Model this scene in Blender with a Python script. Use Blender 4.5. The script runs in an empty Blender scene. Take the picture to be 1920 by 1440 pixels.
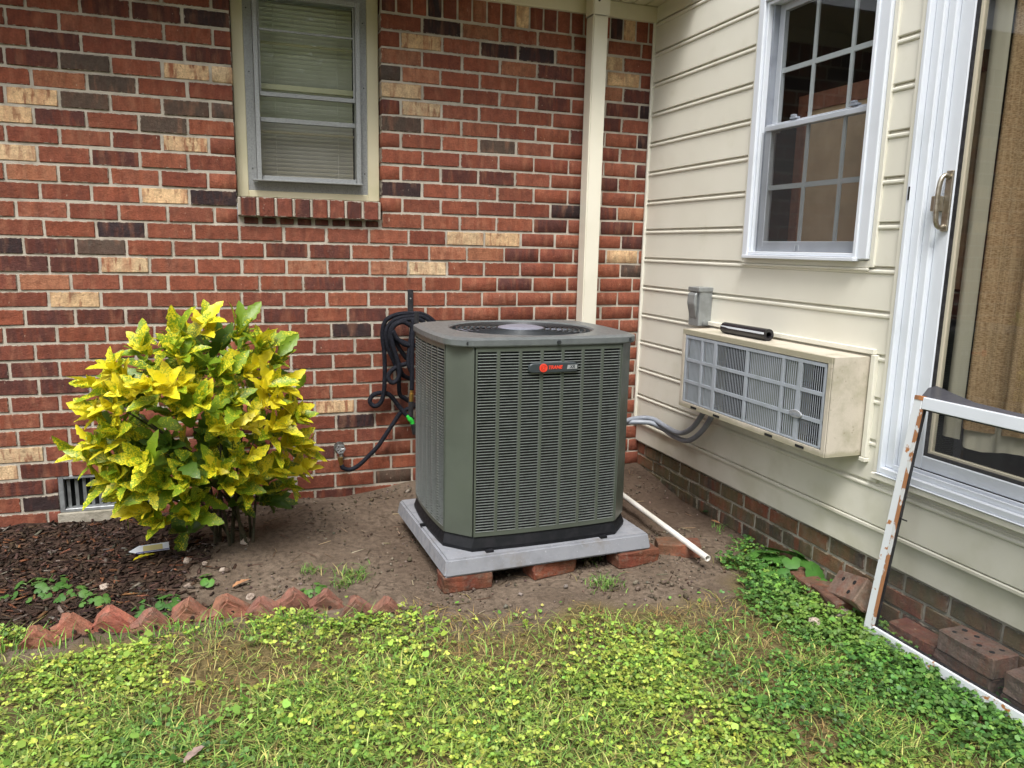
import bpy, bmesh, math, random
import numpy as np
from mathutils import Matrix, Vector
random.seed(7); rng = np.random.default_rng(11)
scene = bpy.context.scene
COL = scene.collection
R = math.radians

# ------------------------------------------------------------------ camera
CAM = np.array([-2.19767, -3.94635, 1.31127])
def _rz(a): return np.array([[math.cos(a), -math.sin(a), 0], [math.sin(a), math.cos(a), 0], [0, 0, 1]])
def _rx(a): return np.array([[1, 0, 0], [0, math.cos(a), -math.sin(a)], [0, math.sin(a), math.cos(a)]])
ROT = _rz(R(-19.6054)) @ _rx(R(79.9018)) @ _rz(R(1.25336))
FPX = 1436.5
cd = bpy.data.cameras.new('camera'); cam = bpy.data.objects.new('camera', cd); COL.objects.link(cam)
cd.sensor_width = 36; cd.lens = FPX / 1920 * 36; cd.clip_start = .05; cd.clip_end = 500
mw = Matrix.Identity(4)
for i in range(3):
    for j in range(3): mw[i][j] = ROT[i][j]
    mw[i][3] = CAM[i]
cam.matrix_world = mw
scene.camera = cam

# ------------------------------------------------------------------ sky, sun, exposure
SUN_EL, SUN_AZ = 58, 205            # degrees; azimuth from +Y towards +X
w = bpy.data.worlds.new('World'); scene.world = w; w.use_nodes = True
nt = w.node_tree; bg = nt.nodes['Background']
sky = nt.nodes.new('ShaderNodeTexSky'); sky.sky_type = 'NISHITA'; sky.sun_disc = False
sky.sun_elevation = R(SUN_EL); sky.sun_rotation = R(SUN_AZ); sky.air_density = 1.0; sky.dust_density = 4.0; sky.ozone_density = 1.0
hs = nt.nodes.new('ShaderNodeHueSaturation'); hs.inputs['Saturation'].default_value = .22   # thin overcast: nearly white sky
nt.links.new(sky.outputs[0], hs.inputs['Color']); nt.links.new(hs.outputs[0], bg.inputs['Color'])
bg.inputs['Strength'].default_value = .145
sd = bpy.data.lights.new('sun', 'SUN'); sd.energy = 1.5; sd.angle = R(20); sd.color = (1, .96, .9)
sun = bpy.data.objects.new('sun', sd); COL.objects.link(sun)
az, el = R(SUN_AZ), R(SUN_EL)
sdir = Vector((math.sin(az) * math.cos(el), math.cos(az) * math.cos(el), math.sin(el)))
sun.rotation_euler = sdir.to_track_quat('Z', 'Y').to_euler(); sun.location = (-3, -6, 8)
scene.view_settings.view_transform = 'Standard'; scene.view_settings.look = 'None'
scene.view_settings.exposure = 1.03; scene.view_settings.gamma = 1
scene.render.engine = 'CYCLES'; scene.cycles.use_denoising = True
scene.cycles.max_bounces = 8; scene.cycles.transparent_max_bounces = 16

# ------------------------------------------------------------------ surveying helpers (photo pixel -> point on a real plane)
def _on(ax, v, px, py):
    d = ROT @ np.array([(px - 960) / FPX, -(py - 720) / FPX, -1.0])
    return CAM + d * ((v - CAM[ax]) / d[ax])
def PX(px, py, x=0.): return _on(0, x, px, py)
def PY(px, py, y=0.): return _on(1, y, px, py)
def PZ(px, py, z=0.): return _on(2, z, px, py)

# ------------------------------------------------------------------ materials
def new_mat(name):
    m = bpy.data.materials.new(name); m.use_nodes = True
    t = m.node_tree; b = t.nodes['Principled BSDF']
    return m, t, b
def nd(t, ty, **kw):
    n = t.nodes.new(ty)
    for k, v in kw.items():
        if k in n.inputs.keys() if isinstance(k, str) else False: n.inputs[k].default_value = v
        else: setattr(n, k, v)
    return n
def noise(t, scale, detail=3, vec=None, rough=.55):
    n = t.nodes.new('ShaderNodeTexNoise'); n.inputs['Scale'].default_value = scale
    n.inputs['Detail'].default_value = detail; n.inputs['Roughness'].default_value = rough
    if vec is None: vec = t.nodes.new('ShaderNodeNewGeometry').outputs['Position']
    t.links.new(vec, n.inputs['Vector']); return n.outputs['Fac']
def stretch(t, sx, sy, sz):
    g = t.nodes.new('ShaderNodeNewGeometry'); v = t.nodes.new('ShaderNodeVectorMath'); v.operation = 'MULTIPLY'
    v.inputs[1].default_value = (sx, sy, sz); t.links.new(g.outputs['Position'], v.inputs[0]); return v.outputs[0]
def ramp(t, fac, a, b, va=0., vb=1.):
    n = t.nodes.new('ShaderNodeMapRange'); n.interpolation_type = 'SMOOTHSTEP'
    n.inputs['From Min'].default_value = a; n.inputs['From Max'].default_value = b
    n.inputs['To Min'].default_value = va; n.inputs['To Max'].default_value = vb
    t.links.new(fac, n.inputs['Value']); return n.outputs['Result']
def mix(t, fac, a, b, mode='MIX'):
    n = t.nodes.new('ShaderNodeMix'); n.data_type = 'RGBA'; n.blend_type = mode; n.clamp_factor = True
    for s, v in ((n.inputs[0], fac), (n.inputs[6], a), (n.inputs[7], b)):
        if hasattr(v, 'default_value') and hasattr(v, 'links') and v.is_output: t.links.new(v, s)
        elif isinstance(v, (int, float)): s.default_value = v
        else: s.default_value = (*v, 1)
    return n.outputs[2]
def mth(t, op, a, b=None):
    n = t.nodes.new('ShaderNodeMath'); n.operation = op; n.use_clamp = False
    for s, v in ((n.inputs[0], a), (n.inputs[1], b)):
        if v is None: continue
        if isinstance(v, (int, float)): s.default_value = v
        else: t.links.new(v, s)
    return n.outputs[0]
def bump(t, b, fac, strength, dist=.01):
    n = t.nodes.new('ShaderNodeBump'); n.inputs['Strength'].default_value = strength; n.inputs['Distance'].default_value = dist
    t.links.new(fac, n.inputs['Height']); t.links.new(n.outputs[0], b.inputs['Normal'])
def M(name, col, rough=.6, col2=None, scale=8., lo=.4, hi=.65, metal=0., bmp=None, spec=.5, coat=0.):
    m, t, b = new_mat(name)
    b.inputs['Base Color'].default_value = (*col, 1); b.inputs['Roughness'].default_value = rough
    b.inputs['Metallic'].default_value = metal; b.inputs['Specular IOR Level'].default_value = spec
    b.inputs['Coat Weight'].default_value = coat
    if col2 is not None:
        f = ramp(t, noise(t, scale, 5), lo, hi)
        t.links.new(mix(t, f, col, col2), b.inputs['Base Color'])
        t.links.new(ramp(t, noise(t, scale * 3, 3), .3, .7, rough * .85, min(1, rough * 1.15)), b.inputs['Roughness'])
    if bmp: bump(t, b, noise(t, bmp[0], 4), bmp[1], bmp[2] if len(bmp) > 2 else .01)
    return m

def brick_mat(name, attr=False, moss=0., smear=True):
    m, t, b = new_mat(name)
    if attr:
        a = t.nodes.new('ShaderNodeAttribute'); a.attribute_name = 'col'; C, A = a.outputs['Color'], a.outputs['Alpha']
    else:
        a = t.nodes.new('ShaderNodeObjectInfo'); C, A = a.outputs['Color'], a.outputs['Alpha']
    st = noise(t, 1.0, 5, stretch(t, 38, 38, 9)); st2 = noise(t, 1., 2, stretch(t, 19, 19, 3)); fine = noise(t, 130, 4); mid = noise(t, 28, 5)
    c = mix(t, ramp(t, fine, .25, .75), mix(t, .32, C, (0, 0, 0)), C)
    c = mix(t, mth(t, 'MULTIPLY', ramp(t, noise(t, 1., 3, stretch(t, 22, 22, 6)), .5, .7), .5), c, mix(t, .6, C, (.40, .19, .11)))
    c = mix(t, mth(t, 'MULTIPLY', ramp(t, noise(t, 1., 3, stretch(t, 20, 20, 7)), .54, .72), .5), c, mix(t, .7, C, (.03, .018, .018)))
    c = mix(t, mth(t, 'MULTIPLY', ramp(t, mid, .35, .75), .35), c, (.03, .012, .01))
    # flashed streaks: red-brown bands and chips through the paler bricks
    c = mix(t, mth(t, 'MULTIPLY', ramp(t, st, .5, .62), A), c, (.17, .04, .02))
    c = mix(t, mth(t, 'MULTIPLY', ramp(t, st2, .5, .7), mth(t, 'MULTIPLY', A, .8)), c, (.3, .085, .04))
    c = mix(t, mth(t, 'MULTIPLY', ramp(t, noise(t, 60, 5), .6, .68), mth(t, 'MULTIPLY', A, .7)), c, (.08, .03, .02))
    c = mix(t, mth(t, 'MULTIPLY', ramp(t, noise(t, 75, 4, stretch(t, 1, 1, .45)), .69, .74), .6), c, (.5, .4, .3))
    if not attr:
        tc = t.nodes.new('ShaderNodeTexCoord'); sp = t.nodes.new('ShaderNodeSeparateXYZ'); t.links.new(tc.outputs['Generated'], sp.inputs[0])
        ex_ = mth(t, 'MULTIPLY', mth(t, 'SUBTRACT', .5, mth(t, 'ABSOLUTE', mth(t, 'SUBTRACT', sp.outputs[0], .5))), .19)
        ez_ = mth(t, 'MULTIPLY', mth(t, 'SUBTRACT', .5, mth(t, 'ABSOLUTE', mth(t, 'SUBTRACT', sp.outputs[2], .5))), .068)
        dd = mth(t, 'SUBTRACT', mth(t, 'MINIMUM', ex_, ez_), mth(t, 'MULTIPLY', mth(t, 'SUBTRACT', noise(t, 48, 6, rough=.7), .42), .024))
        sm = ramp(t, dd, .0012, -.0006) if smear else None
        if smear: c = mix(t, mth(t, 'MULTIPLY', sm, .85), c, (.40, .36, .295))
        wr = ramp(t, mth(t, 'MINIMUM', ex_, ez_), .007, .0005); c = mix(t, mth(t, 'MULTIPLY', wr, .3), c, (.05, .025, .02))
    if moss:
        c = mix(t, mth(t, 'MULTIPLY', ramp(t, noise(t, 7, 5), .35, .65), moss), c, (.105, .10, .05))
        c = mix(t, mth(t, 'MULTIPLY', ramp(t, noise(t, 40, 4), .5, .7), .4), c, (.16, .14, .11))
    t.links.new(c, b.inputs['Base Color']); b.inputs['Roughness'].default_value = .85; b.inputs['Specular IOR Level'].default_value = .25
    hgt = mth(t, 'ADD', mth(t, 'MULTIPLY', noise(t, 160, 5), .5), mid)
    bump(t, b, hgt, .8, .007)
    return m
def thin_glass(name, tint=(1, 1, 1), rough=.0, dirt=0., f0=.08):
    m = bpy.data.materials.new(name); m.use_nodes = True; t = m.node_tree; t.nodes.clear()
    o = t.nodes.new('ShaderNodeOutputMaterial'); tr = t.nodes.new('ShaderNodeBsdfTransparent'); gl = t.nodes.new('ShaderNodeBsdfGlossy')
    tr.inputs[0].default_value = (*tint, 1); gl.inputs['Roughness'].default_value = rough
    g = t.nodes.new('ShaderNodeNewGeometry'); dt = t.nodes.new('ShaderNodeVectorMath'); dt.operation = 'DOT_PRODUCT'
    t.links.new(g.outputs['Normal'], dt.inputs[0]); t.links.new(g.outputs['Incoming'], dt.inputs[1])
    om = mth(t, 'SUBTRACT', 1., mth(t, 'ABSOLUTE', dt.outputs['Value'])); fz = mth(t, 'ADD', mth(t, 'MULTIPLY', mth(t, 'POWER', om, 5.), 1 - f0), f0)
    mx = t.nodes.new('ShaderNodeMixShader'); t.links.new(fz, mx.inputs[0])
    t.links.new(tr.outputs[0], mx.inputs[1]); t.links.new(gl.outputs[0], mx.inputs[2]); last = mx.outputs[0]
    if dirt:
        df = t.nodes.new('ShaderNodeBsdfDiffuse'); df.inputs[0].default_value = (.7, .72, .68, 1)
        m2 = t.nodes.new('ShaderNodeMixShader')
        f = mth(t, 'ADD', mth(t, 'MULTIPLY', ramp(t, noise(t, 30, 5, stretch(t, 1, 1, .5)), .58, .75), dirt), dirt * .15)
        t.links.new(f, m2.inputs[0]); t.links.new(last, m2.inputs[1]); t.links.new(df.outputs[0], m2.inputs[2]); last = m2.outputs[0]
    t.links.new(last, o.inputs[0]); return m
def mesh_cloth(name, col, cover, scale=700.):
    m = bpy.data.materials.new(name); m.use_nodes = True; t = m.node_tree; b = t.nodes['Principled BSDF']
    b.inputs['Base Color'].default_value = (*col, 1); b.inputs['Roughness'].default_value = .8
    o = t.nodes['Material Output']; tr = t.nodes.new('ShaderNodeBsdfTransparent'); mx = t.nodes.new('ShaderNodeMixShader')
    mx.inputs[0].default_value = cover; t.links.new(tr.outputs[0], mx.inputs[1]); t.links.new(b.outputs[0], mx.inputs[2]); t.links.new(mx.outputs[0], o.inputs[0])
    return m
def attr_mat(name, rough=.7, transl=0., spec=.3, attr='col', vary=None, bmp=None):
    m, t, b = new_mat(name)
    a = t.nodes.new('ShaderNodeAttribute'); a.attribute_name = attr; c = a.outputs['Color']
    if vary: c = mix(t, mth(t, 'MULTIPLY', ramp(t, noise(t, vary, 4), .35, .7), .45), c, (.02, .015, .01))
    t.links.new(c, b.inputs['Base Color']); b.inputs['Roughness'].default_value = rough; b.inputs['Specular IOR Level'].default_value = spec
    if bmp: bump(t, b, noise(t, bmp[0], 4), bmp[1])
    if transl:
        o = t.nodes['Material Output']; tl = t.nodes.new('ShaderNodeBsdfTranslucent'); mx = t.nodes.new('ShaderNodeMixShader')
        t.links.new(c, tl.inputs[0]); mx.inputs[0].default_value = transl
        t.links.new(b.outputs[0], mx.inputs[1]); t.links.new(tl.outputs[0], mx.inputs[2]); t.links.new(mx.outputs[0], o.inputs[0])
    return m

MB_ = brick_mat('fired_brick'); MB_ST = brick_mat('fired_brick_far', attr=True)
MB_F = brick_mat('mossy_brick', moss=.68); MB_FST = brick_mat('mossy_brick_far', attr=True, moss=.5)
MB_P = brick_mat('worn_loose_brick', moss=.25, smear=False)
m_mortar = M('mortar', (.45, .405, .34), .9, (.34, .305, .25), 14, bmp=(180, .6, .004))
m_mortar_d = M('mortar_dirty', (.42, .40, .34), .9, (.2, .19, .14), 9, .4, .68, bmp=(180, .6, .004))
def siding_mat():
    m, t, b = new_mat('cream_siding')
    g = t.nodes.new('ShaderNodeNewGeometry'); sx_ = t.nodes.new('ShaderNodeSeparateXYZ'); t.links.new(g.outputs['Position'], sx_.inputs[0])
    c = mix(t, ramp(t, noise(t, 2.2, 5), .4, .75), (.69, .675, .59), (.65, .635, .545))
    low = ramp(t, sx_.outputs['Z'], .75, .3); c = mix(t, mth(t, 'MULTIPLY', ramp(t, mth(t, 'ADD', noise(t, 6, 6), mth(t, 'MULTIPLY', low, .16)), .56, .85), .32), c, (.40, .39, .25))
    c = mix(t, mth(t, 'MULTIPLY', ramp(t, noise(t, 1., 5, stretch(t, 3, 3, 14)), .66, .85), .2), c, (.42, .38, .28))
    t.links.new(c, b.inputs['Base Color']); b.inputs['Roughness'].default_value = .42
    bump(t, b, mth(t, 'ADD', noise(t, 3.5, 2), mth(t, 'MULTIPLY', noise(t, 260, 2), .03)), .25, .02); return m
m_siding = siding_mat()
m_cream = M('cream_paint', (.62, .57, .41), .45, (.5, .47, .3), 3, .45, .8)
m_spout = M('pale_cream_paint', (.72, .69, .585), .4, (.66, .63, .52), 3, .45, .8)
m_white = M('white_vinyl', (.64, .68, .74), .35, (.58, .62, .67), 5, .45, .8)
m_alum = M('weathered_aluminium', (.36, .375, .38), .45, (.29, .30, .305), 150, .4, .65, metal=.4, bmp=(200, .15, .002))
m_brass = M('brass', (.62, .42, .14), .35, metal=1.)
m_black = M('black_rubber', (.012, .012, .014), .5, (.03, .03, .034), 60)
m_hose = M('hose_fabric', (.006, .007, .011), .8, (.016, .017, .025), 120, spec=.2, bmp=(600, .6, .003))
m_dark = M('dark_void', (.006, .006, .007), .9)
m_green_plastic = M('green_plastic', (.03, .5, .05), .4)
m_grey_plastic = M('grey_pvc', (.25, .275, .32), .45, (.2, .22, .26), 12)
m_greybox = M('grey_metal_box', (.25, .265, .265), .4, (.2, .21, .21), 20, metal=.2)
def pad_mat():
    m, t, b = new_mat('grey_pad')
    c = mix(t, ramp(t, noise(t, 14, 5), .4, .7), (.25, .26, .29), (.205, .215, .24)); c = mix(t, mth(t, 'MULTIPLY', ramp(t, noise(t, 9, 7, rough=.68), .5, .72), .55), c, (.17, .145, .12))
    c = mix(t, mth(t, 'MULTIPLY', ramp(t, noise(t, 120, 3), .68, .72), .6), c, (.5, .52, .56))
    t.links.new(c, b.inputs['Base Color']); t.links.new(ramp(t, noise(t, 25, 4), .35, .65, .3, .65), b.inputs['Roughness']); bump(t, b, noise(t, 70, 4), .2, .004); return m
m_pad = pad_mat()
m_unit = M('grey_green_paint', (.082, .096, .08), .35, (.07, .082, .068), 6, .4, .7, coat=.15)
m_unit_top = M('wet_sky_lit_paint', (.125, .137, .14), .36, (.10, .112, .115), 25, .4, .7)  # sky reflection put into the colour: lid lighter than the body
m_louver = M('louver_sky_glint', (.30, .33, .33), .3, (.23, .255, .25), 40, .4, .7, coat=.1)  # sky catching the slat lips painted in, lighter than the body
m_blackpan = M('black_plastic_base', (.006, .007, .009), .55, (.012, .012, .015), 30, spec=.25)
m_red = M('logo_red', (.75, .06, .03), .4)
m_silver = M('silver_badge', (.5, .52, .54), .35, metal=.5)
m_fanhub = M('fan_blade_metal', (.3, .32, .40), .35, metal=.4)
m_wire = M('fan_guard_wire', (.05, .055, .06), .35, metal=.5)
m_casing = None

def stained_mat(name, base, stain, z0, z1, amt):
    m, t, b = new_mat(name)
    g = t.nodes.new('ShaderNodeNewGeometry'); s = t.nodes.new('ShaderNodeSeparateXYZ'); t.links.new(g.outputs['Position'], s.inputs[0])
    edge = mth(t, 'MAXIMUM', ramp(t, s.outputs['Z'], z1, z0), mth(t, 'MULTIPLY', ramp(t, s.outputs['Z'], .915, .93), ramp(t, s.outputs['X'], -.18, -.189)))
    f = mth(t, 'MULTIPLY', ramp(t, mth(t, 'ADD', noise(t, 7, 7, rough=.65), mth(t, 'MULTIPLY', edge, .26)), .40, .72), amt)
    c = mix(t, f, base, stain); c = mix(t, mth(t, 'MULTIPLY', ramp(t, noise(t, 50, 5), .62, .74), .5), c, (.13, .10, .05))
    t.links.new(c, b.inputs['Base Color']); b.inputs['Roughness'].default_value = .6
    bump(t, b, noise(t, 120, 4), .12, .003); return m
m_casing = stained_mat('stained_cream_metal', (.54, .49, .41), (.30, .28, .19), .575, .60, .8)
m_grille = M('pale_grey_grille', (.36, .395, .445), .5, (.30, .335, .36), 18, .4, .75)
m_coilgrey = M('grey_green_coil', (.19, .21, .17), .6, (.15, .165, .135), 10)
m_coilpale = M('pale_backing', (.3, .35, .36), .6, (.25, .29, .3), 12)
m_pvc = M('white_pvc_pipe', (.74, .72, .68), .4, (.62, .6, .54), 9)
m_rust = M('rusty_edge', (.42, .17, .055), .8, (.25, .12, .06), 25)
m_chip = None
def chipped(name):
    m, t, b = new_mat(name)
    f = ramp(t, noise(t, 22, 6), .61, .65)
    c = mix(t, f, (.64, .67, .7), (.4, .17, .06)); t.links.new(c, b.inputs['Base Color']); b.inputs['Roughness'].default_value = .45; return m
m_chip = chipped('chipped_white_paint')
m_chip2 = M('rust_and_paint', (.33, .15, .065), .8, (.55, .57, .58), 22, .5, .54)
m_glass = thin_glass('window_glass', (.84, .89, .85), .0, .09, .05)
m_glass2 = thin_glass('door_glass', (.86, .88, .87), .0, .02, .075)
m_screen = mesh_cloth('insect_screen', (.05, .05, .055), .24)
m_halfscreen = mesh_cloth('window_screen', (.05, .05, .05), .3)
m_fullscreen = mesh_cloth('fine_screen', (.06, .065, .07), .28)
m_flap = mesh_cloth('loose_screen_flap', (.05, .05, .06), .93)
m_blind = M('blind_slat', (.78, .77, .70), .5, (.72, .71, .63), 6)
m_room = M('dark_room', (.05, .047, .044), .9)
m_board = M('plywood_back', (.58, .42, .27), .7, (.5, .35, .22), 7)
m_wood = M('red_brown_wood', (.22, .09, .055), .6, (.16, .065, .04), 16)
m_lining = M('cream_curtain_lining', (.5, .46, .36), .9)
m_sheer = M('grey_white_fabric', (.3, .31, .31), .9)
m_nickel = M('worn_nickel', (.45, .41, .34), .35, (.33, .29, .22), 40, metal=.85)
m_conc = M('concrete', (.36, .33, .27), .9, (.25, .23, .18), 20, bmp=(120, .5))
m_galv = M('galvanised_metal', (.34, .36, .37), .45, (.26, .27, .28), 30, metal=.5)
m_wash = M('spigot_grey', (.3, .3, .3), .4, (.15, .14, .13), 80, metal=.8)
def curtain_mat():
    m, t, b = new_mat('woven_brown_curtain')
    v1 = noise(t, 1., 2, stretch(t, 30, 240, 8)); v2 = noise(t, 1., 2, stretch(t, 30, 120, 330))
    c = mix(t, ramp(t, v2, .35, .65), (.20, .12, .06), (.38, .26, .15)); c = mix(t, mth(t, 'MULTIPLY', ramp(t, v1, .4, .7), .5), c, (.42, .3, .18))
    t.links.new(c, b.inputs['Base Color']); b.inputs['Roughness'].default_value = .95; b.inputs['Specular IOR Level'].default_value = .1; return m
m_curtain = curtain_mat()
def roll_mat():
    m, t, b = new_mat('black_plastic_roll'); b.inputs['Base Color'].default_value = (.013, .012, .016, 1); b.inputs['Roughness'].default_value = .22
    return m
m_roll = roll_mat()
def leaf_mat(attr=False):
    m, t, b = new_mat('speckled_leaf')
    o = t.nodes.new('ShaderNodeAttribute') if attr else t.nodes.new('ShaderNodeObjectInfo')
    if attr: o.attribute_name = 'col'
    s = t.nodes.new('ShaderNodeSeparateColor'); t.links.new(o.outputs['Color'], s.inputs[0])
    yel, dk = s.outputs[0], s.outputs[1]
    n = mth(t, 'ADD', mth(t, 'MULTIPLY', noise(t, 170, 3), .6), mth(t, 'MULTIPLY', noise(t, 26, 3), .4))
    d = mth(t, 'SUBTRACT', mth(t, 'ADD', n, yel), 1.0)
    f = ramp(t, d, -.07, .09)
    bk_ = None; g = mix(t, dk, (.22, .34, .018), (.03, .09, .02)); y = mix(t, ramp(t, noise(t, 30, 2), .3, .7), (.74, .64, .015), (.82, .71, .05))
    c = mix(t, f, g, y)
    t.links.new(c, b.inputs['Base Color']); b.inputs['Roughness'].default_value = .38; b.inputs['Specular IOR Level'].default_value = .4
    bump(t, b, noise(t, 1., 3, stretch(t, 60, 60, 60)), .25, .01)
    out = t.nodes['Material Output']; tl = t.nodes.new('ShaderNodeBsdfTranslucent'); mx = t.nodes.new('ShaderNodeMixShader'); mx.inputs[0].default_value = .25
    t.links.new(c, tl.inputs[0]); t.links.new(b.outputs[0], mx.inputs[1]); t.links.new(tl.outputs[0], mx.inputs[2]); t.links.new(mx.outputs[0], out.inputs[0])
    return m
m_leaf = leaf_mat()
m_stem = M('woody_stem', (.055, .045, .025), .8, (.03, .035, .015), 40)
m_weed = attr_mat('weed_leaf', .5, .25, .35); m_grass = attr_mat('grass_blade', .6, .25, .25)
m_chips = attr_mat('bark_chip', .9, 0, .15, vary=60, bmp=(150, .6)); m_clod = attr_mat('clod', .95, 0, .1, bmp=(200, .8))
m_stone = M('pale_stone', (.42, .35, .29), .9, (.26, .2, .16), 30, bmp=(90, .9, .01))
m_dryleaf = M('dry_leaf', (.38, .19, .09), .8, (.25, .12, .06), 40)
m_paleleaf = M('withered_leaf', (.28, .2, .17), .8, (.18, .13, .11), 40)

# ------------------------------------------------------------------ mesh builders
class MB:
    def __init__(s): s.v = []; s.f = []
    def add(s, vs, fs):
        o = len(s.v); s.v += [tuple(map(float, p)) for p in vs]; s.f += [tuple(i + o for i in q) for q in fs]; return s
    def box(s, x0, x1, y0, y1, z0, z1):
        return s.add([(x0, y0, z0), (x1, y0, z0), (x1, y1, z0), (x0, y1, z0), (x0, y0, z1), (x1, y0, z1), (x1, y1, z1), (x0, y1, z1)],
                     [(0, 3, 2, 1), (4, 5, 6, 7), (0, 1, 5, 4), (1, 2, 6, 5), (2, 3, 7, 6), (3, 0, 4, 7)])
    def hexa(s, P):                      # 8 corners, bottom ring then top ring (counter-clockwise from above)
        return s.add(P, [(0, 3, 2, 1), (4, 5, 6, 7), (0, 1, 5, 4), (1, 2, 6, 5), (2, 3, 7, 6), (3, 0, 4, 7)])
    def obox(s, c, size, rot):
        P = []
        for dz in (-.5, .5):
            for dx, dy in ((-.5, -.5), (.5, -.5), (.5, .5), (-.5, .5)):
                P.append(Vector(c) + rot @ Vector((dx * size[0], dy * size[1], dz * size[2])))
        return s.hexa(P)
    def prism(s, poly, ax, a0, a1):      # poly in the two other axes; extruded along ax
        n = len(poly)
        def mk(p, a): return {0: (a, p[0], p[1]), 1: (p[0], a, p[1]), 2: (p[0], p[1], a)}[ax]
        return s.add([mk(p, a0) for p in poly] + [mk(p, a1) for p in poly],
                     [tuple(range(n))[::-1], tuple(range(n, 2 * n))] + [(i, (i + 1) % n, n + (i + 1) % n, n + i) for i in range(n)])
    def tube(s, pts, r, seg=8, cap=True):
        pts = [Vector(p) for p in pts]; n = len(pts); rs = r if hasattr(r, '__len__') else [r] * n
        up = None; rings = []
        for i, p in enumerate(pts):
            d = (pts[min(i + 1, n - 1)] - pts[max(i - 1, 0)]).normalized()
            if up is None:
                up = Vector((0, 0, 1)) if abs(d.z) < .9 else Vector((1, 0, 0))
            a = d.cross(up)
            if a.length < 1e-4: a = d.cross(Vector((.3, .5, .8)))
            a.normalize(); b = a.cross(d).normalized(); up = b
            rings.append([p + (a * math.cos(t) + b * math.sin(t)) * rs[i] for t in [2 * math.pi * k / seg for k in range(seg)]])
        vs = [q for g in rings for q in g]; fs = []
        for i in range(n - 1):
            for k in range(seg): fs.append((i * seg + k, i * seg + (k + 1) % seg, (i + 1) * seg + (k + 1) % seg, (i + 1) * seg + k))
        if cap: fs += [tuple(range(seg))[::-1], tuple(range((n - 1) * seg, n * seg))]
        return s.add(vs, fs)
    def build(s, name, mat, parent=None, bev=0., seg=1, smooth=False, loc=None):
        me = bpy.data.meshes.new(name); me.from_pydata(s.v, [], s.f)
        if bev or smooth is None:
            bm = bmesh.new(); bm.from_mesh(me)
            bmesh.ops.recalc_face_normals(bm, faces=bm.faces)
            if bev: bmesh.ops.bevel(bm, geom=[e for e in bm.edges if len(e.link_faces) == 2 and e.calc_face_angle(0) > .3], offset=bev, segments=seg, affect='EDGES', clamp_overlap=True)
            bm.to_mesh(me); bm.free()
        else:
            bm = bmesh.new(); bm.from_mesh(me); bmesh.ops.recalc_face_normals(bm, faces=bm.faces); bm.to_mesh(me); bm.free()
        if smooth: me.polygons.foreach_set('use_smooth', [True] * len(me.polygons))
        me.materials.append(mat)
        return link(name, me, parent, loc)
def link(name, me, parent=None, loc=None):
    o = bpy.data.objects.new(name, me); COL.objects.link(o)
    if loc is not None: o.location = loc
    if parent: attach(o, parent)
    return o
def attach(o, parent):
    o.parent = parent                     # meshes are written in world coordinates
    if not parent.parent: o.matrix_parent_inverse = Matrix.Translation(-parent.location)
def tag(o, label, cat, group=None, kind=None):
    o['label'] = label; o['category'] = cat
    if group: o['group'] = group
    if kind: o['kind'] = kind
    return o
def thing(name, label, cat, loc=(0, 0, 0), group=None):
    o = bpy.data.objects.new(name, None); COL.objects.link(o); o.location = loc; o.empty_display_size = .1
    return tag(o, label, cat, group)
def part(parent, name, mat, mb, **kw): return mb.build(name, mat, parent, **kw)
def catmull(P, n=8):
    P = [np.array(p, float) for p in P]; P = [2 * P[0] - P[1]] + P + [2 * P[-1] - P[-2]]; out = []
    for i in range(1, len(P) - 2):
        for k in range(n):
            t = k / n; a, b, c, d = P[i - 1:i + 3]
            out.append(.5 * (2 * b + (c - a) * t + (2 * a - 5 * b + 4 * c - d) * t * t + (3 * b - a - 3 * c + d) * t ** 3))
    return out + [P[-2]]
def np_mesh(name, verts, faces_flat, sizes, mat, cols=None, smooth=False):
    me = bpy.data.meshes.new(name); verts = np.asarray(verts, np.float32); faces_flat = np.asarray(faces_flat, np.int32); sizes = np.asarray(sizes, np.int32)
    me.vertices.add(len(verts)); me.vertices.foreach_set('co', verts.ravel())
    me.loops.add(len(faces_flat)); me.loops.foreach_set('vertex_index', faces_flat)
    me.polygons.add(len(sizes)); me.polygons.foreach_set('loop_start', np.concatenate([[0], np.cumsum(sizes)[:-1]]).astype(np.int32)); me.polygons.foreach_set('loop_total', sizes)
    me.update(calc_edges=True); me.validate()
    if cols is not None:
        a = me.color_attributes.new('col', 'FLOAT_COLOR', 'POINT'); cols = np.asarray(cols, np.float32)
        if cols.shape[1] == 3: cols = np.hstack([cols, np.ones((len(cols), 1), np.float32)])
        a.data.foreach_set('color', cols.ravel())
    if smooth: me.polygons.foreach_set('use_smooth', np.ones(len(sizes), bool))
    me.materials.append(mat); return me

# value noise for terrain and planting
_T = rng.random((64, 64))
def vn(x, y, s, o=0.):
    x = np.asarray(x) * s + 17.3 + o; y = np.asarray(y) * s + 41.7 + o * 1.7
    xi = np.floor(x).astype(int); yi = np.floor(y).astype(int); fx = x - xi; fy = y - yi
    fx = fx * fx * (3 - 2 * fx); fy = fy * fy * (3 - 2 * fy)
    g = lambda i, j: _T[i % 64, j % 64]
    return (g(xi, yi) * (1 - fx) + g(xi + 1, yi) * fx) * (1 - fy) + (g(xi, yi + 1) * (1 - fx) + g(xi + 1, yi + 1) * fx) * fy
def sst(a, b, x):
    t = np.clip((np.asarray(x, float) - a) / (b - a), 0, 1); return t * t * (3 - 2 * t)

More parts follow.
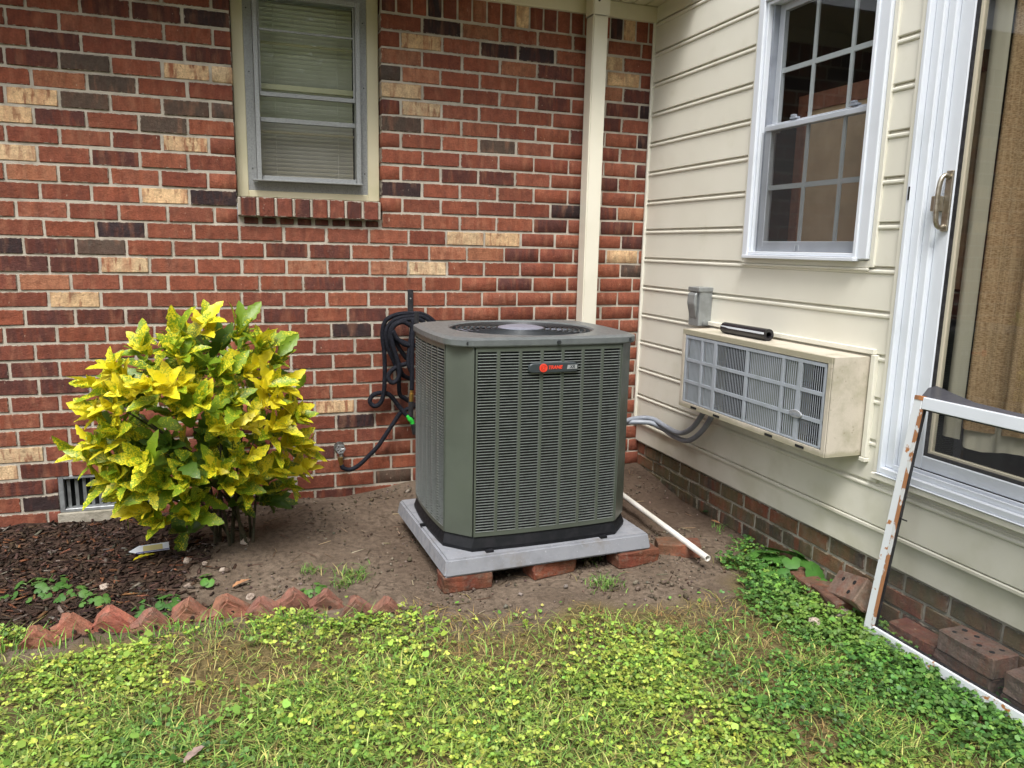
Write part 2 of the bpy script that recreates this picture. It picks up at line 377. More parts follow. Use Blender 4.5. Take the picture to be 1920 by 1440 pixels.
# ------------------------------------------------------------------ ground
LAWN_EDGE = ([-6, -3.4, -2.97, -2.36, -1.67, -1.43, -1.01, -.706, -.48, -.33, -.18, -.02, .5], [-1.245, -1.25, -1.255, -1.29, -1.42, -1.50, -1.50, -1.64, -1.6, -1.42, -1.25, -1.14, -1.1])
def lawn_d(x, y): return np.interp(x, *LAWN_EDGE) - y                      # > 0 inside the lawn
def gz(x, y):
    x = np.asarray(x, float); y = np.asarray(y, float)
    h = .055 * sst(-1.75, -1.3, x) * sst(-.55, -.02, y)
    h -= .035 * sst(-.7, -.05, x) * sst(-.5, -1.4, y)
    h += .045 * np.exp(-(((x + 2.2) / .34) ** 2 + ((y + .56) / .25) ** 2)) + .03 * np.exp(-(((x + 1.72) / .3) ** 2 + ((y + .3) / .2) ** 2))
    h -= .012 * sst(-2.1, -2.6, x) * sst(-1.0, -.1, y)
    h += (vn(x, y, 2.3) - .5) * .03 + (vn(x, y, 7., 3) - .5) * .014 + (vn(x, y, 23., 5) - .5) * .008 * (1 - sst(0, .1, lawn_d(x, y)) * .5)
    h *= sst(14, 5, np.hypot(x + 1.5, y + 1.5))
    pad = sst(.06, -.02, np.maximum(np.abs(x + 1.06) - .47, np.abs(y + .87) - .41)); h = h * (1 - pad) + (-.006) * pad
    return h
def axis(lo, hi, a, b, step):
    mid = np.arange(a, b, step); out = [a]; d = step
    while out[-1] > lo: d *= 1.35; out.append(out[-1] - d)
    up = [mid[-1]]; d = step
    while up[-1] < hi: d *= 1.35; up.append(up[-1] + d)
    return np.array(sorted(set(out[1:])) + list(mid) + up[1:])
gx = axis(-150, 150, -4., .3, .016); gy = axis(-150, 150, -3.6, .15, .016)
GX, GY = np.meshgrid(gx, gy); GZ = gz(GX, GY)
nx, ny = len(gx), len(gy)
idx = np.arange(nx * ny).reshape(ny, nx)
q = np.stack([idx[:-1, :-1], idx[:-1, 1:], idx[1:, 1:], idx[1:, :-1]], -1).reshape(-1, 4)
LD = lawn_d(GX, GY) + (vn(GX, GY, 5, 9) - .5) * .22
mulch = sst(-2.3, -2.5, GX + (vn(GX, GY, 6, 2) - .5) * .3) * sst(-1.3, -1.15, GY)
shaded = np.clip(sst(-.75, -.3, GX) * sst(-1.15, -.7, GY) + .7 * np.exp(-(((GX + 1.55) / .16) ** 2 + ((GY + .8) / .5) ** 2)), 0, 1)  # painted shade on the soil right of the condenser and left of its pad
mcol = np.stack([sst(-.03, .12, LD), mulch, shaded], -1).reshape(-1, 3)
gme = np_mesh('ground', np.stack([GX, GY, GZ], -1).reshape(-1, 3), q.ravel(), np.full(len(q), 4), None or m_conc, mcol, smooth=True)
def ground_mat():
    m, t, b = new_mat('bare_soil')
    a = t.nodes.new('ShaderNodeAttribute'); a.attribute_name = 'col'; s = t.nodes.new('ShaderNodeSeparateColor'); t.links.new(a.outputs['Color'], s.inputs[0])
    n1 = noise(t, 5, 6); n2 = noise(t, 45, 6); n3 = noise(t, 190, 4)
    c = mix(t, ramp(t, n1, .3, .7), (.125, .092, .067), (.195, .15, .113)); c = mix(t, ramp(t, n2, .35, .7), c, (.09, .068, .05))
    c = mix(t, mth(t, 'MULTIPLY', ramp(t, n3, .55, .75), .5), c, (.26, .215, .17))
    c = mix(t, mth(t, 'MULTIPLY', s.outputs[2], .62), c, (.06, .038, .027))  # shade beside condenser and pad mixed into the soil colour
    c = mix(t, s.outputs[1], c, mix(t, ramp(t, n2, .4, .7), (.032, .02, .015), (.075, .048, .035)))
    lw = mix(t, ramp(t, n2, .35, .65), (.075, .06, .025), (.17, .13, .06)); c = mix(t, mth(t, 'MULTIPLY', s.outputs[0], ramp(t, n1, .2, .5, .55, .95)), c, lw)
    t.links.new(c, b.inputs['Base Color']); b.inputs['Roughness'].default_value = .95; b.inputs['Specular IOR Level'].default_value = .15
    bump(t, b, mth(t, 'ADD', n2, mth(t, 'MULTIPLY', n3, .5)), .8, .012); return m
gme.materials[0] = ground_mat()
g_ = link('ground', gme); g_['kind'] = 'structure'; g_['label'] = 'bare brown soil along the house running into lawn'

# ------------------------------------------------------------------ brick palette
PAL = {'R': (.262, .082, .048), 'r': (.215, .066, .042), 'd': (.115, .042, .034), 'D': (.04, .027, .029), 'B': (.10, .073, .057), 'O': (.40, .17, .095), 'o': (.285, .098, .058), 'T': (.72, .51, .30)}
FL = {'R': .25, 'r': .3, 'd': .35, 'D': .15, 'B': .08, 'O': .45, 'o': .6, 'T': .62}
SPEC = '''T 350 135;T 420 141;T 60 180;T 30 214;o 397 240;T 360 270;T 32 283;O 60 318;O 110 150;o 257 127;o 260 195;d 292 25;D 390 36;d 60 108;B 160 118;B 210 155;B 160 190;B 350 203;B 307 232;B 420 208
T 312 365;D 402 369;D 230 429;B 190 462;d 45 492;d 140 494;T 235 495;o 327 496;O 82 527;T 141 560;d 92 592;d 190 592;d 265 590;o 70 390;d 540 469;d 622 471;O 581 501;o 660 503;O 733 501;o 499 501;o 697 471;o 731 443;d 540 589
D 826 52;T 790 77;O 900 60;o 868 87;D 937 96;D 1008 104;O 750 107;o 1040 79;O 787 143;T 750 171;T 790 205;B 750 233;O 975 135;o 936 160;o 971 194;D 750 354;D 1066 395;o 897 242;o 826 239;o 1042 256;o 868 273;B 942 281;o 1012 284
T 1158 121;T 1178 152;O 1156 180;d 1202 183;D 1217 212;D 1215 269;o 1175 264;O 1190 398;T 907 24;T 990 34;T 1191 59;D 1167 56;T 877 448;T 945 450;T 804 504;O 846 476;O 914 479;o 970 421;T 1164 483;B 1184 508;d 1188 456
D 657 618;T 641 759;D 663 786;B 744 887;T 40 855;T 15 890;o 190 65;o 330 70;o 50 60;d 130 60;d 260 90;d 350 100;B 738 140;d 731 205;d 890 340;d 970 475;d 600 530;o 540 505'''
specials = []
for e in SPEC.replace('\n', ';').split(';'):
    k, a, b = e.split(); p = PY(float(a), float(b)); specials.append((k, p[0], p[2]))
def brick_kind(x, z, hl, hh):
    for k, sx, sz in specials:
        if abs(sx - x) < hl + .004 and abs(sz - z) < hh + .004: return k
    u = random.random()
    return 'R' if u < .56 else 'r' if u < .78 else 'o' if u < .87 else 'd' if u < .985 else 'D'
def brick_col(k):
    c = PAL[k]; j = random.uniform(.86, 1.14); h = random.uniform(.95, 1.06)
    return (c[0] * j * h, c[1] * j, c[2] * j / h, FL[k] * random.uniform(.6, 1.2))
_bm = {}
def brick_mesh(l, d, h, mat, bev=.0035, var=0):
    key = (round(l, 3), round(d, 3), round(h, 3), mat.name, var)
    if key not in _bm:
        rr = random.Random(hash(key) & 0xffff); b = MB(); b.box(-l / 2, l / 2, -d / 2, d / 2, -h / 2, h / 2)
        b.v = [tuple(c + rr.uniform(-.0016, .0016) for c in p) for p in b.v]
        me = bpy.data.meshes.new('brick'); me.from_pydata(b.v, [], b.f); bm = bmesh.new(); bm.from_mesh(me)
        bmesh.ops.bevel(bm, geom=bm.edges[:], offset=bev, segments=1, affect='EDGES'); bm.to_mesh(me); bm.free(); me.materials.append(mat); _bm[key] = me
    return _bm[key]

def lay(parent, specs, mat, mat_st, maxn=300):
    """specs: (cx, cy, cz, length, depth, height, axis, colour, shown size, tilt). The largest become single bricks, the rest one mass."""
    specs.sort(key=lambda s: -s[8])
    for i, s in enumerate(specs[:maxn]):
        cx, cy, cz, l, d, h, ax, col, sh, ti = s
        l = round(l / .004) * .004
        o = bpy.data.objects.new('brick', brick_mesh(l, d, h, mat, var=i % 3)); COL.objects.link(o); o.location = (cx, cy, cz); o.rotation_euler = (0, ti, ax); o.color = col; attach(o, parent)
    rest = specs[maxn:]
    if rest:
        V, F, S, C = [], [], [], []; n = 0
        for cx, cy, cz, l, d, h, ax, col, sh, ti in rest:
            me = brick_mesh(round(l / .004) * .004, d, h, mat); co = np.empty(len(me.vertices) * 3, np.float32); me.vertices.foreach_get('co', co); co = co.reshape(-1, 3)
            c_, s_ = math.cos(ax), math.sin(ax)
            V.append(np.stack([co[:, 0] * c_ - co[:, 1] * s_ + cx, co[:, 0] * s_ + co[:, 1] * c_ + cy, co[:, 2] + cz], -1)); C.append(np.tile(col, (len(co), 1)))
            for p in me.polygons: F += [n + k for k in p.vertices]; S.append(len(p.vertices))
            n += len(co)
        me = np_mesh('outer_bricks', np.vstack(V), F, S, mat_st, np.vstack(C)); o = link('outer_bricks', me, parent); o['kind'] = 'stuff'

# ------------------------------------------------------------------ brick wall of the house
CH, BL, JT = .07899, .2033, .0100
ZK = lambda k: 2.26 - CH * k
WX0, WX1, WZB = -2.193, -1.507, ZK(11)
wall = thing('brick_wall', 'mottled red brick house wall with pale mortar behind the shrub and condenser', 'wall', (-2, .06, -.1))
mo = MB(); XL = -4.7
mo.box(XL, WX0 - .004, .0045, .105, -.25, 2.75).box(WX1 + .004, .1, .0045, .105, -.25, 2.75).box(WX0 - .004, WX1 + .004, .0045, .105, -.25, ZK(11) + .004).box(WX0 - .004, WX1 + .004, .0045, .105, ZK(-2.2), 2.75)
VENT = (-3.035, -2.63, .035, .212)
mo = MB(); XL = -4.7
mo.box(XL, VENT[0] - .003, .0045, .105, -.25, 2.75).box(VENT[0] - .003, WX0 - .004, .0045, .105, VENT[3] + .003, 2.75).box(VENT[0] - .003, VENT[1] + .003, .0045, .105, -.25, VENT[2] - .04)
mo.box(VENT[1] + .003, WX0 - .004, .0045, .105, -.25, VENT[3] + .003)
mo.box(WX1 + .004, .1, .0045, .105, -.25, 2.75).box(WX0 - .004, WX1 + .004, .0045, .105, -.25, ZK(11) + .004).box(WX0 - .004, WX1 + .004, .0045, .105, 2.6, 2.75)
part(wall, 'mortar', m_mortar, mo)
FO = {0: -3.084, 1: -3.006, 2: -3.098, 3: -3.001, 4: -3.11, 5: -3.007, 6: -3.119, 7: -3.006, 8: -3.131, 9: -3.012, 10: -3.106, 11: -3.0, 12: -3.09, 13: -2.997, 14: -3.121, 15: -3.007, 16: -3.111, 17: -3.191, 18: -3.078, 19: -3.188, 20: -3.075, 21: -3.2, 22: -3.081, 23: -3.178, 24: -3.078, 25: -3.185, 26: -3.095, 27: -3.186, 28: -3.089}
specs = []
def shown(x, z, l, h):
    d = np.array([x, 0, z]) - CAM; q = d @ ROT; u = 960 + FPX * q[0] / -q[2]; v = 720 - FPX * q[1] / -q[2]
    if u < -45 or u > 1990 or v < -20 or v > 1010: return 0.
    s = l * h / (q[2] ** 2) * (FPX ** 2)
    if 800 < u < 1160 and v > 625: s *= .001                     # wholly behind the condenser
    if 230 < u < 500 and 640 < v < 930: s *= .05                 # behind the shrub
    return s
def row(r, x0, x1, first, wob=True):
    """one course between x0 and x1; first = centre of a head joint"""
    zc = ZK(r + .5); h = CH - JT
    a = first - math.ceil((first - x0) / BL) * BL; js = [a + i * BL + random.uniform(-.004, .004) for i in range(int((x1 - a) / BL) + 2)]
    ed = [x0 - JT / 2] + [j for j in js if x0 + .02 < j < x1 - .02] + [x1 + JT / 2]
    for i in range(len(ed) - 1):
        l = ed[i + 1] - ed[i] - JT
        if l < .012: continue
        cx = (ed[i] + ed[i + 1]) / 2
        k = brick_kind(cx, zc, l / 2, h / 2)
        specs.append((cx, .046 + random.uniform(-.0022, .0022), zc + random.uniform(-.001, .001), l, .092, h + random.uniform(-.0012, .0012), 0, brick_col(k), shown(cx, zc, l, h), random.uniform(-.004, .004)))
for r in range(-2, 31):
    f = FO.get(r, FO[(r % 2) + 26] if r > 28 else FO[r + 2] if r + 2 in FO else -3.0)
    if r < 11:
        row(r, XL, WX0, f); row(r, WX1, .03, WX1 + (BL if r % 2 == 0 else BL * .5 - .004) + .002)
    elif ZK(r + .5) < VENT[3] + .01: row(r, XL, VENT[0], f); row(r, VENT[1], .03, f)
    else: row(r, XL, .03, f)
sx = -1.503 + CH * .0
def soldier(x0, x1):
    n = int(round((x1 - x0) / .0788)); st = (x1 - x0) / n
    for i in range(n):
        cx = x0 + (i + .5) * st; zc = ZK(-3.5); k = brick_kind(cx, ZK(-3.), .03, .14)
        if k == 'o': k = 'r'
        specs.append((cx, .046 + random.uniform(-.002, .002), zc, st - JT, .092, .226, 0, brick_col(k), shown(cx, ZK(-2.6), .06, .11), random.uniform(-.006, .006)))
soldier(WX1, .03); soldier(XL, WX0)
# rowlock sill under the window: eight headers standing proud
for i in range(8):
    x0 = -2.178 + i * .0825; cx = x0 + .0345
    specs.append((cx, .018, 1.476, .068, .104, .09, 0, brick_col('r' if i % 3 else 'd'), 9e3, 0))
    specs.append((cx + .01, .052, 1.412, .066, .092, .03, 0, brick_col('d'), 2e3, 0))
lay(wall, specs, MB_, MB_ST, 300)
jm = MB()
for i in range(9): jm.box(-2.192 + i * .0825, -2.178 + i * .0825, -.026, .09, 1.434, 1.519)
part(wall, 'sill_mortar', m_mortar, jm, bev=.003)
jm = MB(); jm.box(WX0, WX1, .012, .1, 1.395, 1.434); part(wall, 'sill_bed', m_mortar, jm)

# foundation vent and its concrete sill
v = thing('foundation_vent', 'grey metal foundation vent with upright bars low in the brick wall behind the shrub', 'vent', ((VENT[0] + VENT[1]) / 2, 0, VENT[2]))
x0, x1, z0, z1 = VENT
fr = MB(); fr.box(x0, x0 + .022, .004, .05, z0, z1).box(x1 - .022, x1, .004, .05, z0, z1).box(x0 + .022, x1 - .022, .004, .05, z1 - .016, z1).box(x0 + .022, x1 - .022, .002, .05, z0, z0 + .016)
part(v, 'frame', m_galv, fr, bev=.002)
part(v, 'backing', m_dark, MB().box(x0 + .01, x1 - .01, .06, .064, z0, z1))
nb = 11
for i in range(nb):
    bx = x0 + .022 + (i + .5) * (x1 - x0 - .044) / nb
    MB().obox((bx, .028, (z0 + z1) / 2), (.014, .003, z1 - z0 - .034), Matrix.Rotation(R(28), 3, 'Z')).build('bar', m_galv, v)
part(v, 'sill', m_conc, MB().box(x0 - .01, x1 + .01, -.012, .1, z0 - .075, z0 - .001), bev=.004)

# ------------------------------------------------------------------ eave over the brick wall
ev = thing('roof_eave', 'olive cream roof eave with frieze board and narrow soffit boards above the brick wall', 'eave', (-2, -.2, 2.53))
part(ev, 'frieze_board', m_cream, MB().box(XL, .0, -.022, .006, 2.526, 2.605), bev=.002)
x = -.006; n = 0
while x > -.62:
    MB().box(x - .0755, x - .003, -.44, .004, 2.608, 2.616).build('soffit_board', m_cream, ev, bev=.0025); x -= .0785
part(ev, 'soffit_panel', m_cream, MB().box(XL, x - .002, -.44, .004, 2.608, 2.616))
part(ev, 'soffit_backing', m_cream, MB().box(XL, .0, -.44, .1, 2.619, 2.63))
part(ev, 'fascia_board', m_white, MB().box(XL, .0, -.462, -.441, 2.59, 2.76))
part(ev, 'roof_deck', m_conc, MB().hexa([(XL, -.5, 2.765), (.1, -.5, 2.765), (.1, 2.2, 3.6), (XL, 2.2, 3.6), (XL, -.5, 2.79), (.1, -.5, 2.79), (.1, 2.2, 3.63), (XL, 2.2, 3.63)]))

# ------------------------------------------------------------------ downspout
ds = thing('downspout', 'cream square downspout running down the brick wall behind the condenser', 'downspout', (-.39, -.06, 0))
part(ds, 'pipe', m_spout, MB().box(-.431, -.346, -.113, -.024, .06, 2.515), bev=.006, seg=2)
part(ds, 'top_sleeve', m_spout, MB().box(-.437, -.34, -.119, -.0225, 2.495, 2.64), bev=.006, seg=2)
part(ds, 'screw', m_dark, MB().tube([(-.405, -.118, 2.567), (-.405, -.123, 2.567)], .006, 8))

# ------------------------------------------------------------------ aluminium storm window in the brick wall
wn = thing('storm_window', 'narrow aluminium storm window with cream casing and lowered blind in the brick wall', 'window', (-1.85, .06, 1.53))
c = MB(); TY = .058
c.box(WX0 + .002, -2.138, TY, .12, 1.525, 2.6).box(-1.567, WX1 - .002, TY, .12, 1.525, 2.6).box(-2.138, -1.567, TY, .12, 1.525, 1.557)
part(wn, 'casing', m_cream, c, bev=.003)
f = MB(); f.box(-2.138, -2.098, TY + .004, .11, 1.557, 2.58).box(-1.601, -1.567, TY + .004, .11, 1.557, 2.58).box(-2.098, -1.601, TY + .004, .11, 1.557, 1.6).box(-2.098, -1.601, TY + .004, .11, 2.455, 2.58)
part(wn, 'mounting_flange', m_alum, f, bev=.001)
s = MB(); s.box(-2.097, -2.076, .02, .1, 1.603, 2.452).box(-1.626, -1.604, .02, .1, 1.603, 2.452).box(-2.076, -1.626, .02, .1, 2.43, 2.452)
part(wn, 'frame', m_alum, s, bev=.002)
part(wn, 'bottom_lip', m_alum, MB().box(-2.118, -1.598, .004, .056, 1.6, 1.607), bev=.001)
up = part(wn, 'upper_sash', m_alum, MB().box(-2.075, -1.627, .034, .05, 1.992, 2.012).box(-2.075, -2.066, .034, .05, 2.012, 2.429).box(-1.636, -1.627, .034, .05, 2.012, 2.429), bev=.0015)
lo = part(wn, 'lower_sash', m_alum, MB().box(-2.075, -1.627, .055, .07, 1.877, 1.899).box(-2.075, -1.627, .04, .07, 1.608, 1.627), bev=.0015)
part(wn, 'crossbar', m_alum, MB().box(-2.066, -1.636, .036, .046, 2.284, 2.294), bev=.001)
part(wn, 'upper_pane', m_glass, MB().add([(-2.066, .043, 2.012), (-1.636, .043, 2.012), (-1.636, .043, 2.429), (-2.066, .043, 2.429)], [(0, 1, 2, 3)]))
part(wn, 'lower_pane', m_glass, MB().add([(-2.075, .062, 1.899), (-1.627, .062, 1.899), (-1.627, .062, 1.992), (-2.075, .062, 1.992)], [(0, 1, 2, 3)]))
part(wn, 'insect_screen', m_halfscreen, MB().add([(-2.075, .060, 1.627), (-1.627, .060, 1.627), (-1.627, .060, 1.877), (-2.075, .060, 1.877)], [(0, 1, 2, 3)]))
part(wn, 'inner_rail', m_cream, MB().box(-2.075, -1.627, .105, .13, 2.036, 2.062).box(-2.075, -1.627, .118, .128, 2.245, 2.257).box(-2.075, -1.627, .1, .125, 1.835, 1.846), bev=.002)
part(wn, 'inner_sill', m_cream, MB().box(-2.1, -1.6, .075, .2, 1.585, 1.607))
part(wn, 'side_jamb', m_cream, MB().box(-2.098, -2.09, .1, .2, 1.607, 2.5).box(-1.61, -1.602, .1, .2, 1.607, 2.5))
for x_, z_ in ((-2.122, 2.38), (-2.118, 2.1), (-2.117, 1.66), (-1.585, 2.37), (-1.583, 2.07), (-1.582, 1.66)):
    part(wn, 'screw', m_dark, MB().tube([(x_, TY + .006, z_), (x_, TY + .0005, z_)], .003, 6))
bl = thing('window_blind', 'closed horizontal slat blind hanging behind the storm window glass', 'blind', (-1.85, .17, 1.61))
z = 1.63; sl = None
while z < 2.47:
    b = MB().obox((0, 0, 0), (.452, .024, .0015), Matrix.Rotation(R(-55), 3, 'X'))
    if sl is None: o = b.build('slat', m_blind, bl, loc=(-1.851, .165, z)); sl = o.data
    else: link('slat', sl, bl, (-1.851, .165, z))
    z += .0205
part(bl, 'cord', m_blind, MB().tube([(-2.0, .15, 1.63), (-2.0, .15, 2.45)], .001, 5).tube([(-1.70, .15, 1.63), (-1.70, .15, 2.45)], .001, 5))
rm = MB().box(-2.2, -1.5, .21, .212, 1.5, 2.65); o = rm.build('room_backing', m_room); o['kind'] = 'structure'

# ------------------------------------------------------------------ siding wall
SP, SZ0 = .1573, .328
sw = thing('siding_wall', 'cream horizontal siding wall of the wing beside the condenser', 'wall', (.05, -2, .33))
DY0, DY1 = -1.836, -3.72          # door opening
VY0, VY1, VZ0, VZ1 = -.93, -1.722, 1.268, 2.44   # window opening with its channel
bk = MB(); YE = -4.6
bk.box(.0, .12, VY0, .0, .2, 3.2).box(.0, .12, DY0, VY0, .2, VZ0).box(.0, .12, DY0, VY1, VZ0, 3.2).box(.0, .12, VY1, VY0, VZ1, 3.2).box(.0, .12, DY1, DY0, .2, .515).box(.0, .12, DY1, DY0, 2.62, 3.2).box(.0, .12, YE, DY1, .2, 3.2)
part(sw, 'sheathing', m_siding, bk)
def plank(y0, y1, z, zt=None):
    p = SP - .003
    prof = [(.0, 0), (-.0135, .0), (-.0155, .003), (-.0105, .128)]
    for a in (-100, -60, -20, 20, 60, 95): prof.append((-.0095 - .0075 * math.cos(R(a)), .139 + .0085 * math.sin(R(a))))
    prof += [(-.004, .149), (-.004, p), (0, p)]
    if zt is not None: prof = [q_ for q_ in prof if q_[1] < zt - z] + [(-.0105, zt - z), (0, zt - z)]
    n = 2; b = MB(); b.prism([(a, z + c_) for a, c_ in prof], 1, y1, y0)
    return b.build('siding_plank', m_siding, sw)
part(sw, 'starter_strip', m_siding, MB().box(-.018, 0, YE, -.022, SZ0 - .02, SZ0 - .004), bev=.003)
k = 0
while SZ0 + k * SP < 3.0:
    z = SZ0 + k * SP; zt = z + SP
    if zt <= .55: plank(-.022, YE, z)
    elif zt < VZ0 + .02: plank(-.022, DY0, z) if z > .45 else plank(-.022, YE, z, .505)
    elif z < VZ1: plank(-.022, VY0, z); plank(VY1, DY0, z)
    else: plank(-.022, YE, z)
    if z > .45 and z < 2.6: plank(DY1, YE, z)
    k += 1
part(sw, 'corner_channel', m_siding, MB().box(-.026, 0, -.021, -.004, .31, 2.604), bev=.003)
part(sw, 'window_channel', m_siding, MB().box(-.022, 0, VY0 - .014, VY0 + .001, VZ0, VZ1).box(-.022, 0, VY1 - .001, VY1 + .02, VZ0, VZ1).box(-.02, 0, VY1 + .02, VY0 - .014, VZ0 - .003, VZ0 + .024).box(-.024, 0, VY1 + .02, VY0 - .014, VZ0 - .013, VZ0 - .004), bev=.002)
part(sw, 'door_channel', m_siding, MB().box(-.024, 0, DY0 - .008, DY0 + .012, .53, 2.7).box(-.034, 0, YE, DY0 + .012, .505, .528), bev=.003)
part(sw, 'cooler_channel', m_siding, MB().box(-.03, 0, -1.775, -.715, .955, .974).box(-.03, 0, -1.787, -1.765, .57, .954).box(-.034, 0, -1.79, -1.76, .553, .569), bev=.002)

# brick foundation under the siding
fw = thing('foundation_wall', 'low moist mossy brick foundation below the cream siding', 'foundation', (.06, -2, -.1))
part(fw, 'mortar', m_mortar_d, MB().box(.02, .12, YE, .0, -.3, .327))
specs = []; FC, FB = .07, .1885
FP = [(.17, .115, .07), (.14, .11, .07), (.22, .09, .055), (.11, .10, .068), (.19, .115, .075), (.08, .07, .06)]
for r in range(6):
    z0 = .258 - r * FC; a = -1.04 if r % 2 == 0 else -1.134
    js = [a + i * FB + random.uniform(-.004, .004) for i in range(-19, 7)]
    for i in range(len(js) - 1):
        y0, y1 = js[i], js[i + 1]
        if y0 > -.02: continue
        y1 = min(y1, .0)
        if y1 - y0 < .04: continue
        cy = (y0 + y1) / 2
        near = sst(-1.2, -1.9, cy); u = random.random()
        c = (.23, .085, .055) if (r == 0 and u < .6) or (u < .2 + .15 * near) else random.choice(FP)
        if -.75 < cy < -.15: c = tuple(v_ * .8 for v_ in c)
        j = random.uniform(.85, 1.15)
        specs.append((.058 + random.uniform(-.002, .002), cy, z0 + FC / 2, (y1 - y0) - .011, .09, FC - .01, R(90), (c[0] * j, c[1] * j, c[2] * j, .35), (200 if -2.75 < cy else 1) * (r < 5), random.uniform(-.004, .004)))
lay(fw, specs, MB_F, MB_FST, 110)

# ------------------------------------------------------------------ interior behind window and door
ro = MB(); ro.box(.125, 1.8, -4.4, -.5, .3, .32).box(.125, 1.8, -4.4, -.5, 2.75, 2.77).box(1.8, 1.82, -4.4, -.5, .3, 2.77).box(.125, 1.8, -4.42, -4.4, .3, 2.77).box(.125, 1.8, -.5, -.48, .3, 2.77)
o = ro.build('interior_room', m_room); o['kind'] = 'structure'

# ------------------------------------------------------------------ double-hung window in the siding
dw = thing('double_hung_window', 'white double hung window with grey grilles in the cream siding', 'window', (0, -1.32, 1.29))
fy0, fy1 = -.945, -1.70
fr = MB(); zt = 2.43
fr.box(-.03, .005, -.985, fy0, 1.295, zt).box(-.034, .005, fy1, -1.632, 1.295, zt).box(-.03, .005, -1.632, -.985, 2.37, zt)
part(dw, 'frame', m_white, fr, bev=.004)
part(dw, 'frame_step', m_white, MB().box(-.018, .06, -.998, -.986, 1.3, 2.37).box(-.04, .06, -1.65, -1.634, 1.3, 2.37).box(-.016, .06, -1.634, -.998, 2.355, 2.37), bev=.002)
part(dw, 'sill', m_white, MB().box(-.052, .05, -1.655, -.975, 1.288, 1.302).box(-.036, .05, -1.634, -.998, 1.303, 1.318), bev=.002)
part(dw, 'track', m_grey_plastic, MB().box(.004, .06, -1.012, -.999, 1.318, 2.355))
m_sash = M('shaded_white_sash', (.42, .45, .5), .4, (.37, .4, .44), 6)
us = part(dw, 'upper_sash', m_sash, MB().box(.03, .055, -1.045, -1.012, 1.83, 2.355).box(.03, .055, -1.634, -1.612, 1.83, 2.355).box(.03, .055, -1.612, -1.045, 2.325, 2.355).box(.02, .056, -1.632, -1.012, 1.838, 1.865), bev=.002)
ls = part(dw, 'lower_sash', m_sash, MB().box(.0, .026, -1.05, -1.013, 1.319, 1.86).box(.0, .026, -1.634, -1.615, 1.319, 1.86).box(.0, .026, -1.615, -1.05, 1.319, 1.362).box(-.006, .018, -1.633, -1.013, 1.832, 1.853), bev=.002)
m_grid = M('grey_grille_bar', (.47, .5, .53), .5)
gb = MB(); gb.box(.038, .046, -1.612, -1.045, 2.073, 2.093).box(.036, .044, -1.248, -1.232, 1.866, 2.325).box(.036, .044, -1.461, -1.445, 1.866, 2.325); part(us, 'grille_bar', m_grid, gb)
gb = MB(); gb.box(.009, .017, -1.615, -1.05, 1.582, 1.602).box(.007, .015, -1.282, -1.267, 1.363, 1.831).box(.007, .015, -1.487, -1.472, 1.363, 1.831); part(ls, 'grille_bar', m_grid, gb)
def pane(par, x, y0, y1, z0, z1, mat=m_glass2): return part(par, 'pane', mat, MB().add([(x, y0, z0), (x, y1, z0), (x, y1, z1), (x, y0, z1)], [(0, 1, 2, 3)]))
pane(us, .034, -1.045, -1.612, 1.866, 2.325); pane(ls, .004, -1.05, -1.615, 1.363, 1.831)
part(dw, 'insect_screen', m_fullscreen, MB().add([(-.008, -.999, 1.32), (-.008, -1.633, 1.32), (-.008, -1.633, 1.83), (-.008, -.999, 1.83)], [(0, 1, 2, 3)]))
for y_ in (-1.17, -1.51): part(dw, 'sash_lock', m_grey_plastic, MB().box(.012, .035, y_ - .02, y_ + .02, 1.867, 1.876).box(.012, .03, y_ - .006, y_ + .016, 1.876, 1.886), bev=.002)
part(dw, 'lift_catch', m_grid, MB().tube([(-.004, -1.27, 1.322), (-.005, -1.272, 1.346), (-.005, -1.292, 1.346), (-.004, -1.294, 1.322)], .002, 5))
# board standing inside against the window
bd = thing('wooden_board', 'brown wood framed board back standing inside the double hung window', 'board', (.2, -1.35, 1.2))
part(bd, 'panel', m_board, MB().box(.2, .21, -1.9, -1.03, 1.2, 1.93))
part(bd, 'top_rail', m_wood, MB().box(.19, .215, -1.9, -.98, 1.93, 2.0))
part(bd, 'side_rail', m_wood, MB().box(.19, .215, -1.03, -.98, 1.2, 1.93))
cu = MB(); pts = [(.42 + .03 * math.sin(i * 1.3), -1.38 - i * .035, 0) for i in range(14)]
for z_ in (1.9, 2.75): cu.v += [(p[0], p[1] + (.10 if z_ < 2 else 0), z_) for p in pts]
cu.f = [(i, i + 1, 15 + i, 14 + i) for i in range(13)]
tag(cu.build('drapery', m_sheer, smooth=True), 'dim grey drapery inside behind the double hung window', 'drapery')

# ------------------------------------------------------------------ sliding glass door
dr = thing('sliding_door', 'white sliding glass patio door with nickel handle beside the wall cooler', 'door', (0, -2.7, .53))
dz1 = 2.62
jm = MB(); jm.box(-.03, .004, -1.862, DY0 - .009, .533, dz1).box(-.008, .03, -1.898, -1.8625, .556, dz1).box(.008, .05, -1.93, -1.8985, .556, dz1)
jm.box(.012, .07, -3.715, -3.6, .556, dz1)
part(dr, 'jamb', m_white, jm, bev=.003)
part(dr, 'sill', m_white, MB().box(-.038, .09, DY1, DY0 - .009, .529, .5325).box(-.03, .09, DY1, -1.8625, .533, .555), bev=.002)
part(dr, 'track', m_white, MB().box(-.012, -.004, DY1, -1.9, .556, .574).box(.016, .024, DY1, -1.9, .556, .578), bev=.001)
part(dr, 'header', m_white, MB().box(-.03, .08, DY1, DY0, 2.56, dz1))
ps = part(dr, 'panel', m_white, MB().box(.026, .06, -1.985, -1.9305, .58, 2.56).box(.026, .06, -2.78, -1.985, .58, .628).box(.026, .06, -2.84, -2.78, .58, 2.56).box(.026, .06, -2.78, -1.985, 2.5, 2.56), bev=.003)
